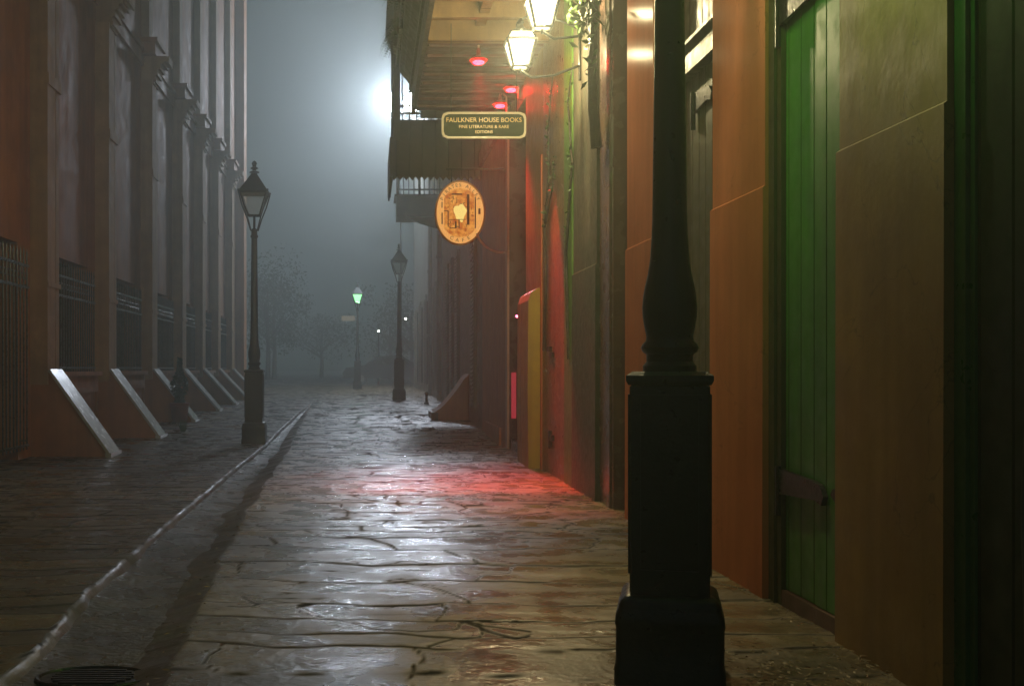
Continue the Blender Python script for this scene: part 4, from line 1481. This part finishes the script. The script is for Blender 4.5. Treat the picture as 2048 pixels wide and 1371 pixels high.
vine('climbing_vine', 'thick twisted vine forking up the wall right of the glowing lanterns',
     [([(1.84, 9.75, 2.9), (1.80, 9.70, 3.2), (1.80, 9.72, 3.6), (1.79, 9.6, 3.85), (1.74, 9.3, 4.05), (1.70, 8.9, 4.3), (1.68, 8.5, 4.6)], 0.05),
      ([(1.80, 9.72, 3.5), (1.80, 9.78, 3.9), (1.78, 9.85, 4.2), (1.74, 9.9, 4.6)], 0.035),
      ([(1.80, 9.7, 3.8), (1.76, 10.0, 4.05), (1.74, 10.2, 4.2), (1.74, 10.4, 4.5)], 0.02),
      ([(1.79, 9.6, 3.85), (1.76, 9.45, 4.2), (1.72, 9.3, 4.6)], 0.02)], 420, 0.11, 0.045, M['leaf_vine'])
vine('wall_creeper', 'thin bare creeper running down the peeling tan pier',
     [([(1.87, 12.9, 1.3), (1.86, 12.7, 2.0), (1.87, 12.85, 2.6), (1.86, 12.5, 3.1), (1.87, 12.6, 3.6), (1.86, 12.2, 4.1)], 0.02),
      ([(1.87, 12.85, 2.6), (1.86, 12.3, 2.9), (1.86, 12.1, 3.2)], 0.012),
      ([(1.87, 11.3, 1.2), (1.86, 11.4, 2.2), (1.87, 11.1, 3.0), (1.86, 11.3, 3.6), (1.86, 11.0, 3.9)], 0.018)], 130, 0.06, 0.025, M['leaf_vine'])

# thin cable on the dark door
t = thing('hanging_cable', 'thin dark cable hanging down the dark green door at the right edge', 'cable')
m = MB()
pts = []
for k in range(40):
    z = -0.0 + 3.4 * k / 39
    pts.append((XF + 0.037, 3.505 + 0.022 * math.sin(z * 3.1) + 0.02 * math.exp(-((z - 0.75) / 0.25) ** 2) + 0.014 * math.exp(-((z - 2.05) / 0.12) ** 2), z))
m.tube(pts, 0.006, 6)
m.build('cord', M['cable_dark'], t, smooth=True)

# ------------------------------------------------------------------ potted plant against the left building
t = thing('potted_plant', 'dark narrow shrub in a reddish pot against the third buttress on the left', 'plant', (-3.52, 22.2, gz(22.2)))
m = MB(); m.lathe(0, 0, [(0.12, -0.03), (0.13, 0.02), (0.17, 0.30), (0.185, 0.31), (0.185, 0.36), (0.15, 0.365)], 18); m.build('pot', M['pot'], t, smooth=True)
m = MB()
rr = random.Random(8)
for _ in range(900):
    z = rr.uniform(0.33, 1.18)
    w = 0.19 * math.sin(min(1, max(0.0, (1.24 - z) / 0.75)) * PI / 2) * (0.7 + 0.3 * math.sin(z * 11))
    a = rr.uniform(0, 6.28)
    m.leaf((w * math.cos(a) * rr.random() ** 0.4, w * math.sin(a) * rr.random() ** 0.4, z), rr.uniform(0.03, 0.06))
m.build('foliage', M['leaf'], t)
m = MB(); m.tube([(0, 0, 0.3), (0.01, 0, 0.7), (0, 0.01, 1.1)], [0.02, 0.015, 0.006], 6); m.build('stem', M['bark'], t)

# small weeds at the buttress toe
t = thing('weed_tuft', 'little tuft of weeds growing at the toe of the second buttress', 'plant', (-3.1, 19.9, gz(19.9)))
m = MB()
for k in range(46):
    a = rr.uniform(0, 6.28); L = rr.uniform(0.1, 0.24); d = rr.uniform(0.02, 0.09)
    x, y = 0.03 * math.cos(a), 0.03 * math.sin(a)
    m.add([(x - 0.006, y, 0), (x + 0.006, y, 0), (x + math.cos(a) * d, y + math.sin(a) * d, L)], [(0, 1, 2)])
m.build('blades', M['leaf_vine'], t)

# grit, straw and leaf litter on the stones
m = MB()
rl = random.Random(21)
for _ in range(1000):
    q = rl.random()
    if q < 0.5:
        x = rl.gauss(1.55, 0.22); y = rl.gauss(4.25, 0.22)
    elif q < 0.8:
        y = rl.uniform(4.2, 13); x = 1.86 - abs(rl.gauss(0, 0.05))
    else:
        y = rl.uniform(4.0, 11); x = float(gut_r(y)) + rl.gauss(-0.05, 0.10)
    if x > 1.86 or (abs(x - 1.076) < 0.2 and abs(y - 4.31) < 0.2):
        continue
    z = 0.012 + rl.random() * 0.01 - (0.02 if (float(gut_l(y)) < x < float(gut_r(y))) else 0)
    L, W_, a = rl.uniform(0.006, 0.022), rl.uniform(0.002, 0.006), rl.uniform(0, 6.28)
    ca, sa = math.cos(a), math.sin(a)
    m.add([(x - ca * L, y - sa * L, z), (x + sa * W_, y - ca * W_, z + rl.uniform(0, 0.006)), (x + ca * L, y + sa * L, z + rl.uniform(0, 0.004)), (x - sa * W_, y + ca * W_, z)], [(0, 1, 2, 3)])
m.build('leaf_litter', surf("dry_straw_and_grit", (0.34, 0.25, 0.12), (0.16, 0.11, 0.05), 30, 0.6, 0.1, 0), kind='stuff')

# ------------------------------------------------------------------ small things in the fog
t = thing('bollard', 'small iron bollard with a shiny ball top by the grey house', 'bollard', (1.38, 29.3, gz(29.3)))
m = MB(); m.lathe(0, 0, [(0.06, -0.02), (0.06, 0.04), (0.035, 0.06), (0.03, 0.2), (0.045, 0.22)], 12); m.build('post', M['iron'], t, smooth=True)
m = MB(); m.ball((0, 0, 0.26), 0.05, 12, 8); m.build('ball', surf("polished_metal", (0.7, 0.7, 0.65), None, 3, 0.12, 0.03, 0, metal=1.0), t, smooth=True)


def door_light(label, loc, mat, r_, cat='lamp', name='door_lamp'):
    t = thing(name, label, cat, loc)
    m = MB(); m.ball((0, 0, 0), r_, 12, 8); m.build('bulb', mat, t, smooth=True)
    m = MB(); m.lathe(0, 0, [(r_ * 0.9, r_ * 0.75), (r_ * 1.2, r_ * 0.9), (r_ * 0.6, r_ * 1.5)], 12); m.build('cap', M['iron'], t)
    m = MB(); m.tube([(0, 0, r_ * 1.2), (0.1, 0, r_ * 1.6), (XF - loc[0], 0, r_ * 1.6)], 0.012, 6); m.build('bracket', M['iron'], t)


door_light('tiny white lamp on the grey house wall beside the farther unlit lamp post', (1.42, 48, 1.1 + 100 / 2400 * 48), M['white_spark'], 0.04)
door_light('tiny red lamp at the jamb of the red doorway', (1.86, 15.18, 1.1 + 105 / 2400 * 15.18), M['red_spark'], 0.017)

t = thing('porch_lamp', 'small dim white lamp on a short post far off among the foliage', 'lamp', (0.43, 60, 0.3))
m = MB(); m.ball((0, 0, 2.68), 0.045, 12, 8); m.build('globe', M['white_spark'], t, smooth=True)
m = MB(); m.lathe(0, 0, [(0.08, 0), (0.05, 0.1), (0.035, 2.58), (0.06, 2.62)], 12); m.build('post', M['iron'], t, smooth=True)

# parked car, only a dark hump in the fog
def car():
    t = thing('parked_car', 'dark parked car barely visible in the fog at the end of the alley', 'car', (0.9, 57.5, 0.305), rz=0)
    m = MB()
    prof = [(-2.15, 0.35), (-2.2, 0.6), (-2.05, 0.82), (-1.2, 0.93), (-0.6, 1.36), (0.55, 1.42), (1.25, 1.02), (2.05, 0.9), (2.2, 0.62), (2.15, 0.35)]
    n = len(prof)
    vs = []
    for (s, w) in ((-0.86, 0), (-0.8, 1), (0.8, 1), (0.86, 0)):
        for (x, z) in prof:
            k = 0.86 if (z > 1.0) else 1.0
            vs.append((x * (0.985 if w else 1), s * k, z + (0.02 if w else 0)))
    fs = [tuple(range(n)), tuple(range(4 * n - 1, 3 * n - 1, -1))]
    for q in range(3):
        for i in range(n):
            j = (i + 1) % n
            fs.append((q * n + i, (q + 1) * n + i, (q + 1) * n + j, q * n + j))
    m.add(vs, fs)
    m.build('body', M['car_paint'], t, smooth=True)
    for s in (-1, 1):
        m = MB().prism([(-1.0, 0.97), (-0.55, 1.30), (0.48, 1.35), (0.98, 1.02)], 'y', min(s * 0.745, s * 0.87), max(s * 0.745, s * 0.87))
        m.build('side_window', M['window_dark'], t)
    for sx in (-1.35, 1.35):
        for sy in (-0.78, 0.78):
            m = MB()
            m.prism([(sx + 0.32 * math.cos(2 * PI * k / 24), 0.32 + 0.32 * math.sin(2 * PI * k / 24)) for k in range(24)], 'y', sy - 0.1, sy + 0.1)
            w = m.build('wheel', M['tyre'], t)
            m = MB()
            m.prism([(sx + 0.19 * math.cos(2 * PI * k / 16), 0.32 + 0.19 * math.sin(2 * PI * k / 16)) for k in range(16)], 'y', sy - 0.104, sy + 0.104)
            m.build('rim', M['pipe'], w)


car()


def tree(label, loc, h, rad, n):
    t = thing('tree', label, 'tree', loc, 'trees across the square')
    m = MB()
    m.tube([(0, 0, -0.1), (0.05, 0.02, h * 0.3), (-0.04, 0.05, h * 0.55), (0.0, 0.0, h * 0.8)], [0.2, 0.15, 0.12, 0.05], 10)
    for k in range(7):
        a = random.uniform(0, 6.28)
        b = h * random.uniform(0.3, 0.6)
        m.tube([(0, 0, b), (math.cos(a) * rad * 0.4, math.sin(a) * rad * 0.4, b + h * 0.15), (math.cos(a) * rad * 0.8, math.sin(a) * rad * 0.8, b + h * 0.25)], [0.08, 0.05, 0.02], 6)
    m.build('trunk', M['bark'], t)
    m = MB()
    cl = [(random.gauss(0, rad * 0.45), random.gauss(0, rad * 0.45), h * random.uniform(0.35, 1.0), rad * random.uniform(0.22, 0.42)) for _ in range(22)]
    for _ in range(n):
        c = random.choice(cl)
        v = Vector((random.gauss(0, 1), random.gauss(0, 1), random.gauss(0, 1))).normalized() * c[3] * random.random() ** 0.35
        m.leaf((c[0] + v.x, c[1] + v.y, max(0.4, c[2] + v.z)), random.uniform(0.08, 0.17))
    m.build('crown', M['leaf_far'], t)


tree('leafy tree in the fog just right of the brown lamp post', (-7.2, 90, 0.3), 7.0, 2.8, 2600)
tree('low leafy tree in the fog right of the green glowing lamp', (1.6, 95, 0.3), 5.2, 2.8, 1400)
tree('faint tree in the fog left of the green glowing lamp', (-4.2, 104, 0.3), 5.0, 3.0, 1500)

# street name sign on the distant lamp post
t = thing('street_sign', 'pale blank street name plate beside the distant green lamp', 'sign', (-0.49, 47, 3.10))
m = MB(); m.box(-0.62, -0.10, -0.012, 0.012, -0.13, 0.07, 0.005); m.build('plate', M['sign_cream'], t)
m = MB(); m.tube([(-0.12, 0, -0.02), (-0.03, 0, -0.02)], 0.012, 6); m.build('arm', M['iron'], t)

tree('tall dim tree far back in the fog behind the gutter end', (-7.5, 88, 0.3), 8.5, 4.0, 2600)
tree('wide dim tree far back in the fog behind the parked car', (3.2, 92, 0.3), 6.5, 4.5, 2600)

# ------------------------------------------------------------------ haze: night fog
m = MB().box(-90, 90, -12, 180, -1.3, 17.0)
hz = m.build('haze', None or bpy.data.materials.new("fog"), kind='stuff')
fm = hz.data.materials[0]
fm.use_nodes = True
nt = fm.node_tree
for n in list(nt.nodes):
    nt.nodes.remove(n)
fo = nt.nodes.new("ShaderNodeOutputMaterial")
fv = nt.nodes.new("ShaderNodeVolumePrincipled")
fv.inputs["Color"].default_value = (0.85, 0.94, 0.93, 1)
fv.inputs["Density"].default_value = HAZE
fv.inputs["Anisotropy"].default_value = 0.72
nt.links.new(fv.outputs[0], fo.inputs["Volume"])
